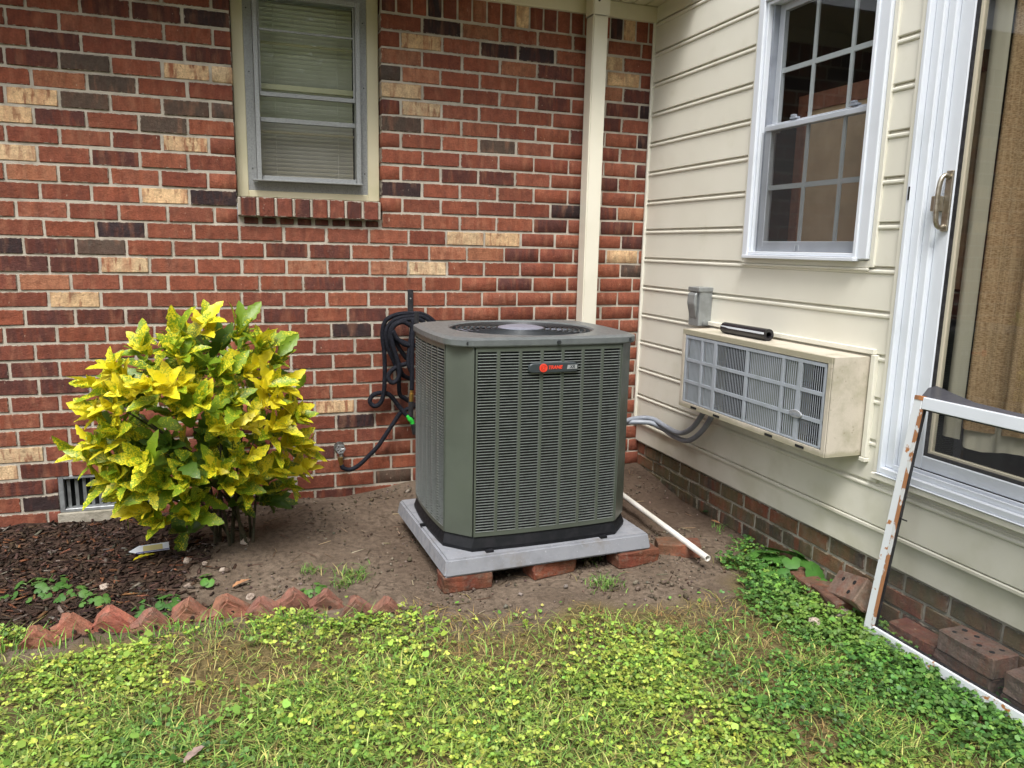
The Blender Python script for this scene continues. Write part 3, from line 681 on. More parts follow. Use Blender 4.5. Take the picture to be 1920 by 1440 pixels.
part(ps, 'gasket', m_black, MB().box(.03, .056, -1.998, -1.9855, .6285, 2.5).box(.03, .056, -2.78, -1.998, .6285, .64))
part(ps, 'bead', m_lining, MB().box(.034, .054, -2.008, -1.9985, .6405, 2.5).box(.036, .053, -2.78, -2.008, .6405, .648))
part(ps, 'pane', m_glass2, MB().add([(.042, -2.008, .648), (.042, -2.78, .648), (.042, -2.78, 2.5), (.042, -2.008, 2.5)], [(0, 1, 2, 3)]))
p2 = part(dr, 'fixed_panel', m_white, MB().box(.061, .09, -2.86, -2.79, .58, 2.56).box(.061, .09, -3.6, -2.86, .58, .628).box(.061, .09, -3.6, -3.54, .628, 2.56), bev=.003)
part(p2, 'pane', m_glass2, MB().add([(.075, -2.86, .628), (.075, -3.54, .628), (.075, -3.54, 2.56), (.075, -2.86, 2.56)], [(0, 1, 2, 3)]))
hd = part(dr, 'handle', m_nickel, MB().box(.018, .026, -1.982, -1.955, 1.395, 1.592), bev=.002)
hp = [(.018, -1.968, 1.57), (.0, -1.968, 1.575), (-.016, -1.967, 1.555), (-.02, -1.966, 1.49), (-.016, -1.967, 1.425), (.0, -1.968, 1.407), (.018, -1.968, 1.412)]
part(hd, 'grip', m_nickel, MB().tube(catmull(hp, 5), .008, 8), smooth=True)
part(hd, 'lock_box', m_nickel, MB().box(-.014, .018, -1.958, -1.935, 1.46, 1.51), bev=.002)
part(dr, 'strike_slot', m_dark, MB().box(-.033, -.0295, -1.86, -1.855, 1.5, 1.545))
# curtain inside the door
ct = thing('door_curtain', 'woven brown curtain with cream lining hanging inside the sliding door', 'curtain', (.14, -2.5, .65))
def fold(y0, y1, z0, z1, x, amp, wl, mat, name, hem=0.):
    n = int((y0 - y1) / .008); b = MB()
    for i in range(n + 1):
        y = y0 + (y1 - y0) * i / n; ph = (y - y0) / wl * 2 * math.pi
        dx = amp * math.sin(ph) + amp * .4 * math.sin(ph * 2.3 + 1)
        b.v += [(x + dx, y, z0 + hem * math.sin(ph * .5)), (x + dx * .9, y, (z0 + z1) / 2), (x + dx * .6, y, z1)]
    b.f = [(3 * i + a, 3 * i + 3 + a, 3 * i + 4 + a, 3 * i + 1 + a) for i in range(n) for a in (0, 1)]
    return part(ct, name, mat, b, smooth=True)
fold(-2.03, -2.9, .74, 2.52, .14, .02, .15, m_curtain, 'curtain', .008)
fold(-1.965, -2.032, .69, 2.52, .13, .004, .09, m_lining, 'lining_edge')
fold(-2.03, -2.9, .675, .80, .147, .012, .13, m_lining, 'lining', .012)
part(ct, 'rod', m_dark, MB().tube([(.14, -1.9, 2.54), (.14, -2.95, 2.54)], .01, 8))

# ------------------------------------------------------------------ through-wall cooler
ac = thing('wall_air_conditioner', 'stained cream through-wall air conditioner with grey slotted grille on the siding', 'air conditioner', (-.1, -1.257, .57))
ax0, ay0, ay1, az0, az1 = -.19, -.757, -1.757, .572, .945
cs = MB(); t_ = .004
cs.box(ax0, -.0165, ay1, ay0, az1 - t_, az1).box(ax0, -.0165, ay1, ay0, az0, az0 + t_).box(ax0, -.0165, ay1, ay1 + t_, az0 + t_, az1 - t_).box(ax0, -.0165, ay0 - t_, ay0, az0 + t_, az1 - t_)
part(ac, 'casing', m_casing, cs)
rim = MB(); rim.box(ax0 - .004, ax0 + .003, ay1, ay1 + .021, az0, az1).box(ax0 - .004, ax0 + .003, ay0 - .023, ay0, az0, az1).box(ax0 - .004, ax0 + .003, ay1 + .021, ay0 - .023, .921, az1).box(ax0 - .004, ax0 + .003, ay1 + .021, ay0 - .023, az0, .597)
part(ac, 'front_rim', m_casing, rim, bev=.001)
for y_ in (-.888, -1.073, -1.44, -1.625): part(ac, 'drain_slot', m_dark, MB().box(ax0 - .0055, ax0 - .0035, y_ - .024, y_ + .024, .578, .588))
gy = [-.785, -.797, -.917, -.931, -1.02, -1.04, -1.254, -1.268, -1.486, -1.497, -1.581, -1.6, -1.722, -1.731]
gzr = [(.905, .81), (.796, .706), (.692, .606)]
for a, b in ((gy[0], gy[1]), (gy[2], gy[3]), (gy[4], gy[5]), (gy[6], gy[7]), (gy[8], gy[9]), (gy[10], gy[11]), (gy[12], gy[13])): part(ac, 'grille_upright', m_grille, MB().box(ax0 - .003, ax0 + .006, b, a, .6, .918))
for a, b in ((.918, .905), (.81, .796), (.706, .692), (.606, .6)): part(ac, 'grille_crossbar', m_grille, MB().box(ax0 - .0025, ax0 + .0055, gy[13], gy[0], b, a))
backs = [m_coilpale, m_coilpale, m_dark, m_coilgrey, m_coilgrey, m_dark]
for ci in range(6):
    a, b = gy[ci * 2 + 1], gy[ci * 2 + 2]
    part(ac, 'backing', backs[ci], MB().box(ax0 + (.05 if backs[ci] is m_dark else .016), ax0 + (.052 if backs[ci] is m_dark else .018), b, a, .6, .915))
    for (za, zb) in gzr:
        n = max(6, int(round((a - b) / .0113))); g = MB()
        for i in range(n):
            y_ = a + (b - a) * (i + .5) / n; wd = .0012 if backs[ci] is m_dark else .0022
            g.box(ax0 - .0005, ax0 + .0006, y_ - wd, y_ + wd, zb, za)
        part(ac, 'slot_panel', m_grille, g)
em = [( -1.589 + .037 * math.cos(t), .704 + .0155 * math.sin(t)) for t in np.linspace(0, 2 * math.pi, 29)[:-1]]
emb = part(ac, 'emblem', m_silver, MB().prism(em, 0, ax0 - .009, ax0 - .002), bev=.0015)
def text(body, size, mat, parent, mtx, extrude=.0008, name='lettering', bold=0.):
    c = bpy.data.curves.new(name, 'FONT'); c.body = body; c.size = size; c.align_x = 'CENTER'; c.align_y = 'CENTER'; c.extrude = extrude; c.offset = bold
    c.materials.append(mat); tmp = bpy.data.objects.new('t', c); COL.objects.link(tmp)
    me = bpy.data.meshes.new_from_object(tmp.evaluated_get(bpy.context.evaluated_depsgraph_get())); bpy.data.objects.remove(tmp); bpy.data.curves.remove(c)
    me.transform(mtx); me.name = name; return link(name, me, parent)
FACE_X = Matrix(((0, 0, -1, 0), (-1, 0, 0, 0), (0, 1, 0, 0), (0, 0, 0, 1)))     # lettering that faces -x
text('Carrier', .021, m_grey_plastic, emb, Matrix.Translation((ax0 - .0092, -1.589, .704)) @ FACE_X @ Matrix.Shear('XZ', 4, (0., 0.)), .0006)

# roll of black plastic lying on the cooler
p0, p1 = Vector((-.105, -.965, .9605)), Vector((-.10, -1.272, .9605)); rl = MB(); th = np.linspace(0, 2 * math.pi * 2.35, 60); prof = []
for t in th: r_ = .0145 - .0013 * t / 2.4; prof.append((r_ * math.cos(t + .8), r_ * math.sin(t + .8)))
n = len(prof)
for p in (p0, p1): rl.v += [(p.x + a, p.y, p.z + b) for a, b in prof]
rl.f = [(i, i + 1, n + i + 1, n + i) for i in range(n - 1)]
rl2 = MB(); ro_, ri_ = .0255, .0125
def ring(p, rr, k=28): return [(p.x + rr * math.cos(2 * math.pi * i / k), p.y, p.z + .0105 + rr * math.sin(2 * math.pi * i / k)) for i in range(k)]
rl2.v = ring(p0, ro_) + ring(p1, ro_) + ring(p1, ri_) + ring(p0, ri_); K = 28
for a, b in ((0, 1), (1, 2), (2, 3), (3, 0)): rl2.f += [(a * K + i, a * K + (i + 1) % K, b * K + (i + 1) % K, b * K + i) for i in range(K)]
rt = thing('black_pipe_sleeve', 'short black glossy foam sleeve lying on top of the wall air conditioner', 'pipe sleeve', (-.1, -1.12, .945))
part(rt, 'sleeve', m_roll, rl2, smooth=None)
seam = MB().box(-.1292, -.1235, -1.27, -.967, .974, .982); part(rt, 'seam', m_white, seam)

# electrical disconnect box
db = thing('disconnect_box', 'small grey electrical disconnect box mounted on the siding above the wall cooler', 'electrical box', (0, -.63, .94))
part(db, 'body', m_greybox, MB().box(-.085, -.012, -.715, -.625, .95, 1.135), bev=.003)
part(db, 'lid', m_greybox, MB().box(-.094, -.012, -.72, -.62, 1.118, 1.14), bev=.003)
part(db, 'cover', m_greybox, MB().prism([(-.086, .985), (-.105, 1.06), (-.102, 1.105), (-.094, 1.113), (-.086, 1.113)], 1, -.70, -.632), bev=.004)
part(db, 'knockout', m_greybox, MB().tube([(-.05, -.7155, .968), (-.05, -.7185, .968)], .014, 16).tube([(-.05, -.7155, .968), (-.05, -.72, .968)], .008, 12))

# conduits from cooler to condenser
def conduit(pts, label, r_=.0135):
    P = catmull(pts, 10); o = MB().tube(P, r_, 10).build('flexible_conduit', m_grey_plastic, smooth=True)
    return tag(o, label, 'conduit', 'grey conduits between the two air conditioners')
conduit([(-.1, -.86, .578), PX(1300, 800, -.1), PX(1275, 812, -.09), PX(1250, 801, -.09), PX(1225, 786, -.1), PX(1198, 784, -.16), (-.29, -.36, .40), (-.55, -.55, .40)], 'upper grey flexible conduit curving from the wall cooler to the condenser')
conduit([(-.1, -.93, .578), PX(1318, 806, -.08), PX(1291, 826, -.07), PX(1264, 818, -.07), PX(1240, 802, -.08), PX(1213, 792, -.14), (-.30, -.33, .385), (-.55, -.50, .38)], 'lower sagging grey flexible conduit from the wall cooler to the condenser')

# ------------------------------------------------------------------ condenser pad and its bricks
CA = R(2.4); PC = Vector((-1.062, -.872, 0))
def rotp(x, y, z): return (PC.x + x * math.cos(CA) - y * math.sin(CA), PC.y + x * math.sin(CA) + y * math.cos(CA), z)
pd = MB(); hw, hd_ = .4585, .388
pd.hexa([rotp(-hw, -hd_, .0605), rotp(hw, -hd_, .0605), rotp(hw, hd_, .0605), rotp(-hw, hd_, .0605), rotp(-hw + .012, -hd_ + .012, .13), rotp(hw - .012, -hd_ + .012, .13), rotp(hw - .012, hd_ - .012, .13), rotp(-hw + .012, hd_ - .012, .13)])
tag(pd.build('condenser_pad', m_pad, bev=.008, seg=2), 'grey plastic equipment pad resting on loose bricks under the condenser', 'pad')
def loose_brick(c, rz, label, col=(.2, .06, .038), size=(.2, .092, .062), holes=0, rx=0., ry=0., group=None, mat=None, name='loose_brick'):
    rot = Matrix.Rotation(rz, 3, 'Z') @ Matrix.Rotation(ry, 3, 'Y') @ Matrix.Rotation(rx, 3, 'X')
    rr = random.Random(int(c[0] * 1000) + int(c[1] * 777)); l, d, h = size
    bm = bmesh.new(); bmesh.ops.create_cube(bm, size=1.); bmesh.ops.scale(bm, vec=size, verts=bm.verts)
    bmesh.ops.subdivide_edges(bm, edges=bm.edges[:], cuts=2, use_grid_fill=True)
    for v_ in bm.verts: v_.co += Vector([rr.uniform(-.0022, .0022) for _ in range(3)])
    bmesh.ops.bevel(bm, geom=[e for e in bm.edges if e.calc_face_angle(0) > .7], offset=.004, segments=1, affect='EDGES')
    me = bpy.data.meshes.new(name); bm.to_mesh(me); bm.free(); me.materials.append(mat or MB_P)
    o = bpy.data.objects.new(name, me); COL.objects.link(o); o.location = c; o.rotation_euler = rot.to_euler(); o.color = (*col, .3)
    tag(o, label, 'brick', group)
    if holes:
        for i in range(holes):
            for s_ in (-1, 1):
                x_ = (i - (holes - 1) / 2) * l / (holes + .6); y_ = s_ * d * .2
                ring_ = MB().tube([(x_, y_, h / 2 - .014), (x_, y_, h / 2 + .0008)], [.0078, .0086], 12)
                h_ = bpy.data.objects.new('core_hole', None)
                me2 = bpy.data.meshes.new('core_hole'); me2.from_pydata(ring_.v, [], ring_.f); me2.materials.append(m_dark)
                h_ = bpy.data.objects.new('core_hole', me2); COL.objects.link(h_); h_.parent = o
    return o
GB = 'bricks propping up the condenser pad'
for x_, y_, rz, lab, c in ((-.36, -.335, .0, 'red brown brick under the front left corner of the grey pad', (.17, .055, .036)), (.01, -.322, R(8), 'brick under the middle of the front edge of the grey pad', (.2, .06, .035)), (.395, -.345, R(3), 'brick under the front right corner of the grey pad', (.2, .05, .032)),
                           (-.30, .30, R(90), 'brick under the back left of the grey pad', (.18, .055, .036)), (.30, .30, R(90), 'brick under the back right of the grey pad', (.18, .055, .036))):
    p = rotp(x_, y_, .0275); loose_brick(p, CA + rz, lab, c, (.2, .095, .0655), group=GB, mat=MB_P)
loose_brick((-.418, -1.177, .024), R(-22), 'mossy brick on the soil with the white pipe lying across it', (.2, .08, .05), (.19, .095, .062), mat=MB_P)

# ------------------------------------------------------------------ condenser
UC = Vector((-1.0685, -.8723, 0)); UA = .0224
un = thing('condenser_unit', 'tall grey green outdoor air conditioning condenser with louvred sides on the pad', 'condenser', (UC.x, UC.y, .13))
W2, D2, CHX, CHY, BG = .4009, .332, .0912, .0969, .0125
def ut(x, y, z): return (UC.x + x * math.cos(UA) - y * math.sin(UA), UC.y + x * math.sin(UA) + y * math.cos(UA), z)
def outline(off=0., n=10, rc=0):
    w_, d_ = W2 + off, D2 + off; cx, cy = CHX, CHY; P = []
    for i in range(n + 1): t = -1 + 2 * i / n; P.append((t * (w_ - cx), -d_ - BG * (1 - t * t)))
    def cor(a, c, b):
        for i in range(1, rc): t = i / rc; P.append(((1 - t) ** 2 * a[0] + 2 * t * (1 - t) * c[0] + t * t * b[0], (1 - t) ** 2 * a[1] + 2 * t * (1 - t) * c[1] + t * t * b[1]))
    k_ = .80
    cor((w_ - cx, -d_), (w_ * 1.0 - cx * (1 - k_), -d_ + cy * (1 - k_)), (w_, -d_ + cy))
    for i in range(n + 1): t = -1 + 2 * i / n; P.append((w_ + BG * (1 - t * t), t * (d_ - cy)))
    cor((w_, d_ - cy), (w_ - cx * (1 - k_), d_ - cy * (1 - k_)), (w_ - cx, d_))
    for i in range(n + 1): t = 1 - 2 * i / n; P.append((t * (w_ - cx), d_ + BG * (1 - t * t)))
    cor((-w_ + cx, d_), (-w_ + cx * (1 - k_), d_ - cy * (1 - k_)), (-w_, d_ - cy))
    for i in range(n + 1): t = 1 - 2 * i / n; P.append((-w_ - BG * (1 - t * t), t * (d_ - cy)))
    cor((-w_, -d_ + cy), (-w_ + cx * (1 - k_), -d_ + cy * (1 - k_)), (-w_ + cx, -d_))
    return P
def loft(rings, cap0=True, cap1=True):
    b = MB(); n = len(rings[0][0])
    for poly, z in rings: b.v += [ut(x, y, z) for x, y in poly]
    for k in range(len(rings) - 1): b.f += [(k * n + i, k * n + (i + 1) % n, (k + 1) * n + (i + 1) % n, (k + 1) * n + i) for i in range(n)]
    if cap0: b.f.append(tuple(range(n))[::-1])
    if cap1: b.f.append(tuple(range((len(rings) - 1) * n, len(rings) * n)))
    return b
part(un, 'base_pan', m_blackpan, loft([(outline(.006), .1305), (outline(.008), .145), (outline(-.004), .187)]))
part(un, 'coil', m_dark, loft([(outline(-.03), .187), (outline(-.03), .94)]))
for x_, y_ in ((-.25, -.355), (.25, -.355), (-.425, .0)):
    part(un, 'hold_down_tab', m_blackpan, MB().obox(ut(x_, y_, .1345), (.03, .02, .008), Matrix.Rotation(UA, 3, 'Z')))
PZ0, PZ1 = .189, .939
# corner posts
for sx_ in (-1, 1):
    for sy_ in (-1, 1):
        a = (sx_ * (W2 - CHX + .006), sy_ * (D2 + .0005)); b = (sx_ * (W2 + .0005), sy_ * (D2 - CHY + .006)); nrm = Vector((sx_ * .7, sy_ * .7)) * .016
        poly = [a, b, (b[0] - nrm.x - sx_ * .004, b[1] - nrm.y), (a[0] - nrm.x, a[1] - nrm.y - sy_ * .004)]
        m_ = MB(); m_.v = [ut(x, y, z) for z in (PZ0, PZ1) for x, y in poly]; m_.f = [(0, 3, 2, 1), (4, 5, 6, 7), (0, 1, 5, 4), (1, 2, 6, 5), (2, 3, 7, 6), (3, 0, 4, 7)]
        m_.build('corner_post', m_unit, un, bev=.002)
# louvred panels: frame strips between columns, and one louvre bank per column
def side_pt(side, t, off, z):            # t in -1..1 along the side
    bow = BG * (1 - t * t)
    if side == 0: x, y = t * (W2 - CHX), -D2 - bow - off
    elif side == 1: x, y = W2 + bow + off, t * (D2 - CHY)
    elif side == 2: x, y = -t * (W2 - CHX), D2 + bow + off
    else: x, y = -W2 - bow - off, -t * (D2 - CHY)
    return ut(x, y, z)
def patch(side, t0, t1, z0, z1, o0=-.004, o1=.002, n=3):
    b = MB(); ts = np.linspace(t0, t1, n + 1)
    for t in ts: b.v += [side_pt(side, t, o0, z0), side_pt(side, t, o1, z0), side_pt(side, t, o1, z1), side_pt(side, t, o0, z1)]
    for i in range(n):
        for k in range(4): b.f.append((4 * i + k, 4 * i + (k + 1) % 4, 4 * i + 4 + (k + 1) % 4, 4 * i + 4 + k))
    b.f += [(0, 3, 2, 1), (4 * n, 4 * n + 1, 4 * n + 2, 4 * n + 3)]; return b
LZ0, LZ1, NR = .207, .921, 63
for side, ncol in ((0, 7), (3, 6), (1, 6), (2, 7)):
    e = .024 if side in (0, 2) else .03; g = .042 if side in (0, 2) else .036
    cw = (2 - 2 * e - (ncol - 1) * g) / ncol; t = -1 + e; edges = []
    for c_ in range(ncol): edges.append((t, t + cw)); t += cw + g
    fr = patch(side, -.998, .998, PZ0, LZ0, n=8); q_ = patch(side, -.998, .998, LZ1, PZ1, n=8); fr.add(q_.v, q_.f)
    for c_ in range(ncol + 1):
        a = -.998 if c_ == 0 else edges[c_ - 1][1]; b = .998 if c_ == ncol else edges[c_][0]
        q_ = patch(side, a, b, LZ0, LZ1, n=1); fr.add(q_.v, q_.f)
    part(un, 'panel_frame', m_unit, fr)
    for a, b in edges:
        lv = MB(); st = (LZ1 - LZ0) / NR
        for k in range(NR):
            z = LZ0 + k * st; m2 = (a + b) / 2
            for ta, tb in ((a, m2), (m2, b)):
                P = [side_pt(side, ta, .004, z + .0008), side_pt(side, tb, .004, z + .0008), side_pt(side, tb, -.011, z - .0012), side_pt(side, ta, -.011, z - .0012), side_pt(side, ta, .0045, z + .0042), side_pt(side, tb, .0045, z + .0042), side_pt(side, tb, -.011, z - .0002), side_pt(side, ta, -.011, z - .0002)]
                lv.add(P, [(0, 1, 5, 4), (4, 5, 6, 7), (0, 3, 2, 1)])
        part(un, 'louvre_bank', m_louver, lv)
# lid, fan opening and guard
O = outline(.008, 10, 6); O2 = outline(.010, 10, 6); O3 = outline(-.012, 10, 6); NL = len(O)
def circ(r): return [(r * math.cos(math.atan2(p[1], p[0])), r * .98 * math.sin(math.atan2(p[1], p[0]))) for p in O]
lid = loft([(O, .941), (O2, .946), (O2, .966), (O3, .974), (circ(.313), .976), (circ(.306), .970), (circ(.303), .945)], False, False)
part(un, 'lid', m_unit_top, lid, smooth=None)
part(un, 'fan_shroud', m_dark, loft([(circ(.31), .93), (circ(.31), .9301)]))
gw = MB()
for k in range(9):
    r_ = .105 + k * .0243; gw.tube([ut(r_ * math.cos(a), r_ * math.sin(a), .968 + .006 * (1 - (r_ / .31) ** 2)) for a in np.linspace(0, 2 * math.pi, 49)], .0026, 5, False)
for k in range(8):
    a = 2 * math.pi * k / 8 + .2; gw.tube([ut(r_ * math.cos(a), r_ * math.sin(a), .964 + .006 * (1 - (r_ / .31) ** 2)) for r_ in np.linspace(.02, .31, 8)], .003, 5)
part(un, 'fan_guard', m_wire, gw, smooth=True)
part(un, 'fan_hub', m_fanhub, loft([(circ(.10), .966), (circ(.098), .977), (circ(.07), .983)], False, True), smooth=None)
for k in range(3):
    a0 = 2 * math.pi * k / 3 + .9; b = MB()
    for i in range(7):
        r_ = .09 + i * .034
        for j in range(6):
            a = a0 + (j / 5 - .5) * (1.05 + .12 * i / 6); b.v.append(ut(r_ * math.cos(a), r_ * math.sin(a), .952 - .012 * (j / 5)))
    b.f = [(i * 6 + j, i * 6 + j + 1, i * 6 + j + 7, i * 6 + j + 6) for i in range(6) for j in range(5)]
    part(un, 'fan_blade', m_fanhub, b, smooth=True)
for x_ in (-.34, .02, .345):
    yy = -D2 - .018 - (0 if abs(x_) > .3 else BG * .98); yy = yy + (.018 if abs(x_) > .3 else 0)
    part(un, 'screw', m_wire, MB().tube([ut(x_, yy + .010, .955), ut(x_, yy - .003, .955)], .0075, 10))
# badge
BY = -D2 - BG - .005
def bt(x, z, d=0.): return ut(x, BY - d, z)
bx0 = 0.0
bp = [(-.105, .0), (-.103, .013), (-.09, .0185), (.0, .0215), (.09, .0185), (.103, .013), (.105, .0), (.103, -.013), (.09, -.0175), (.0, -.0195), (-.09, -.0175), (-.103, -.013)]
bg_ = MB(); bg_.v = [bt(x, .856 + z, d) for d in (.0, .014) for x, z in bp]; n = len(bp)
bg_.f = [tuple(range(n)), tuple(range(n, 2 * n))[::-1]] + [(i, (i + 1) % n, n + (i + 1) % n, n + i) for i in range(n)]
m_badge = M('dark_grey_badge', (.035, .045, .05), .4)
bdg = part(un, 'badge', m_badge, bg_, bev=.003)
dc = [(-.045 + .0165 * math.cos(t), .0165 * math.sin(t)) for t in np.linspace(0, 2 * math.pi, 25)[:-1]]
b = MB(); b.v = [bt(x, .857 + z, d) for d in (.013, .0165) for x, z in dc]; n = 24; b.f = [tuple(range(n, 2 * n))] + [(i, (i + 1) % n, n + (i + 1) % n, n + i) for i in range(n)]
disc = part(bdg, 'logo_disc', m_red, b)
m_red_d = M('logo_red_dark', (.42, .03, .018), .45)
for r0_, a0_, a1_ in ((.0105, .4, 5.2), (.0055, 2.4, 7.6)):
    part(bdg, 'logo_swirl', m_red_d, MB().tube([bt(-.045 + r0_ * math.cos(a), .857 + r0_ * math.sin(a), .0168) for a in np.linspace(a0_, a1_, 14)], .0011, 5))
FACE_Y = Matrix.Translation(bt(.005, .8575, .0147)) @ Matrix.Rotation(UA, 4, 'Z') @ Matrix(((1, 0, 0, 0), (0, 0, -1, 0), (0, 1, 0, 0), (0, 0, 0, 1)))
SH = Matrix.Identity(4); SH[0][1] = .25
text('TRANE', .0185, m_red, bdg, FACE_Y @ SH, .0007, bold=.0006)
xr = [(.055, -.0075), (.098, -.0075), (.098, .0085), (.058, .0085)]
b = MB(); b.v = [bt(x, .857 + z, d) for d in (.0135, .0155) for x, z in xr]; b.f = [(4, 5, 6, 7)] + [(i, (i + 1) % 4, 4 + (i + 1) % 4, 4 + i) for i in range(4)]
part(bdg, 'model_plate', m_silver, b)
text('XR', .017, m_badge, bdg, Matrix.Translation(bt(.078, .8575, .0158)) @ Matrix.Rotation(UA, 4, 'Z') @ Matrix(((1, 0, 0, 0), (0, 0, -1, 0), (0, 1, 0, 0), (0, 0, 0, 1))) @ SH, .0005, bold=.0004)

# ------------------------------------------------------------------ white pvc pipe
a = Vector((-.40, -.50, .075)); b = Vector((-.372, -1.345, .055)); d = (b - a).normalized()
a, b = Vector(PZ(1167, 928, .07)) - Vector((0, 0, 0)), Vector(PZ(1327, 1047, .055)); d = (b - a).normalized(); a = a - d * .25; 
pv = MB(); K = 14; ro_, ri_ = .0135, .0105
up = Vector((0, 0, 1)); s1 = d.cross(up).normalized(); s2 = s1.cross(d)
def rg(c, r_): return [c + (s1 * math.cos(2 * math.pi * i / K) + s2 * math.sin(2 * math.pi * i / K)) * r_ for i in range(K)]
pv.v = rg(a, ro_) + rg(b, ro_) + rg(b, ri_) + rg(b - d * .2, ri_) ; pv.f = [(q_ * K + i, q_ * K + (i + 1) % K, (q_ + 1) * K + (i + 1) % K, (q_ + 1) * K + i) for q_ in range(3) for i in range(K)] + [tuple(range(K)), tuple(range(3 * K, 4 * K))]
tag(pv.build('plastic_pipe', m_pvc, smooth=None), 'white plastic pipe lying on the soil beside the condenser pad', 'pipe')

# ------------------------------------------------------------------ garden hose, hanger, spigot
def H(a, b, y=-.1): return tuple(PY(600 + a / 4, 540 + b / 4, y))
hg = thing('hose_hanger', 'black metal hose hanger fixed on the brick wall beside the condenser', 'hose hanger', (-1.364, 0, .95))
part(hg, 'strap', m_black, MB().box(-1.378, -1.35, -.008, .0, .93, 1.085), bev=.001)
part(hg, 'arm', m_black, MB().box(-1.376, -1.352, -.15, -.008, .925, .933).box(-1.376, -1.352, -.156, -.15, .925, .985), bev=.001)
part(hg, 'screw', m_galv, MB().tube([(-1.364, -.008, 1.04), (-1.364, -.011, 1.04)], .004, 8))
hs_ = MB(); rr = .0118
strands = [
    [H(440, 786, -.05), H(395, 805, -.05), H(374, 850, -.05), H(405, 885, -.055), H(450, 865, -.06), H(478, 790, -.065), H(486, 640, -.07), H(482, 480, -.075), H(468, 350, -.08), H(490, 250, -.085), H(560, 205, -.09), H(660, 190, -.09), H(780, 200, -.09), H(865, 270, -.09), H(900, 400, -.09), H(880, 600, -.09)],
    [H(440, 786, -.05), H(500, 790, -.05), H(545, 825, -.055), H(590, 885, -.06), H(640, 945, -.07), H(700, 990, -.08)],
    [H(740, 900, -.05), H(640, 830, -.06), H(600, 800, -.065), H(592, 720, -.075), H(590, 640, -.08), H(550, 540, -.085), H(505, 430, -.09), H(498, 320, -.095), H(550, 245, -.1), H(660, 215, -.1), H(790, 225, -.1), H(850, 320, -.1), H(850, 520, -.1)],
    [H(700, 690, -.06), H(620, 650, -.07), H(590, 560, -.08), H(555, 470, -.095), H(522, 360, -.105), H(560, 270, -.11), H(680, 235, -.115), H(780, 260, -.12), H(810, 400, -.12), H(800, 620, -.12)],
    [H(650, 568, -.12), H(590, 585, -.12), H(535, 620, -.12), H(512, 665, -.12), H(535, 708, -.125), H(575, 695, -.13), H(595, 640, -.13), H(580, 540, -.13), H(545, 420, -.13), H(545, 300, -.13), H(620, 255, -.13), H(690, 290, -.13)],
    [H(650, 530, -.1), H(600, 460, -.11), H(560, 380, -.12), H(600, 395, -.12), H(660, 420, -.12), H(700, 430, -.12)],
    [H(545, 320, -.14), H(580, 380, -.14), H(640, 425, -.14), H(720, 430, -.13)],
    [H(700, 225, -.135), H(692, 400, -.15), H(690, 560, -.15), H(690, 700, -.15), H(688, 765, -.15)],
    [H(700, 240, -.125), H(668, 480, -.135), H(665, 570, -.14), H(690, 640, -.13)],
    [H(720, 880, -.06), H(608, 935, -.06), H(560, 1000, -.06), H(500, 1090, -.065), H(440, 1180, -.07), H(370, 1255, -.075), H(290, 1330, -.08), H(225, 1362, -.08), H(175, 1350, -.08), H(160, 1325, -.08)],
]
for s_ in strands: hs_.tube(catmull(s_, 8), rr, 8)
hz = thing('garden_hose', 'black fabric garden hose looped on the wall hanger left of the condenser', 'hose', (-1.44, -.1, .2))
part(hz, 'hose', m_hose, hs_, smooth=True)
A_, B_ = Vector(H(687, 762, -.15)), Vector(H(683, 850, -.15)); part(hz, 'coupling', m_brass, MB().tube([A_, A_ * .7 + B_ * .3, A_ * .69 + B_ * .31, B_], [.0085, .0085, .0115, .0115], 10))
A_, B_ = B_, Vector(H(680, 960, -.15)); part(hz, 'sleeve', m_black, MB().tube([A_, B_], .013, 10))
A_ = Vector(H(672, 975, -.15)); part(hz, 'nozzle', m_green_plastic, MB().tube([A_ + Vector((-.012, 0, .012)), A_ + Vector((.002, 0, -.006)), A_ + Vector((.012, 0, -.02)), A_ + Vector((.02, 0, -.05))], [.008, .014, .012, .01], 10))
part(hz, 'nozzle_tip', m_black, MB().tube([A_ + Vector((.02, -.004, -.03)), A_ + Vector((.028, -.004, -.085))], [.017, .014], 10))
sp_ = thing('spigot', 'weathered outdoor spigot with brass connector on the brick wall right of the shrub', 'spigot', (-1.74, 0, .24))
c0 = Vector(PY(638, 842, -.05)); part(sp_, 'body', m_wash, MB().tube([(c0.x, .0, c0.z), (c0.x, -.05, c0.z)], .012, 10).tube([(c0.x, -.045, c0.z + .012), c0 + Vector((.003, -.03, -.05))], [.013, .012], 10), smooth=True)
part(sp_, 'flange', m_wash, MB().tube([(c0.x, .004, c0.z), (c0.x, -.006, c0.z)], .028, 14))
hw_ = MB(); hc = c0 + Vector((-.002, -.03, .008))
for k in range(6):
    a_ = k * math.pi / 3; hw_.tube([hc, hc + Vector((.02 * math.cos(a_), -.004, .02 * math.sin(a_)))], .003, 5)
hw_.tube([hc + Vector((.021 * math.cos(a_) * (1 + .08 * math.cos(6 * a_)), -.004, .021 * math.sin(a_) * (1 + .08 * math.cos(6 * a_)))) for a_ in np.linspace(0, 2 * math.pi, 37)], .0032, 5, False)
part(sp_, 'handle', m_galv, hw_)
A_ = Vector(H(150, 1270, -.08)); B_ = Vector(H(162, 1330, -.08)); part(sp_, 'connector', m_brass, MB().tube([A_, A_ * .55 + B_ * .45, A_ * .54 + B_ * .46, B_], [.0135, .0135, .0105, .0105], 12))

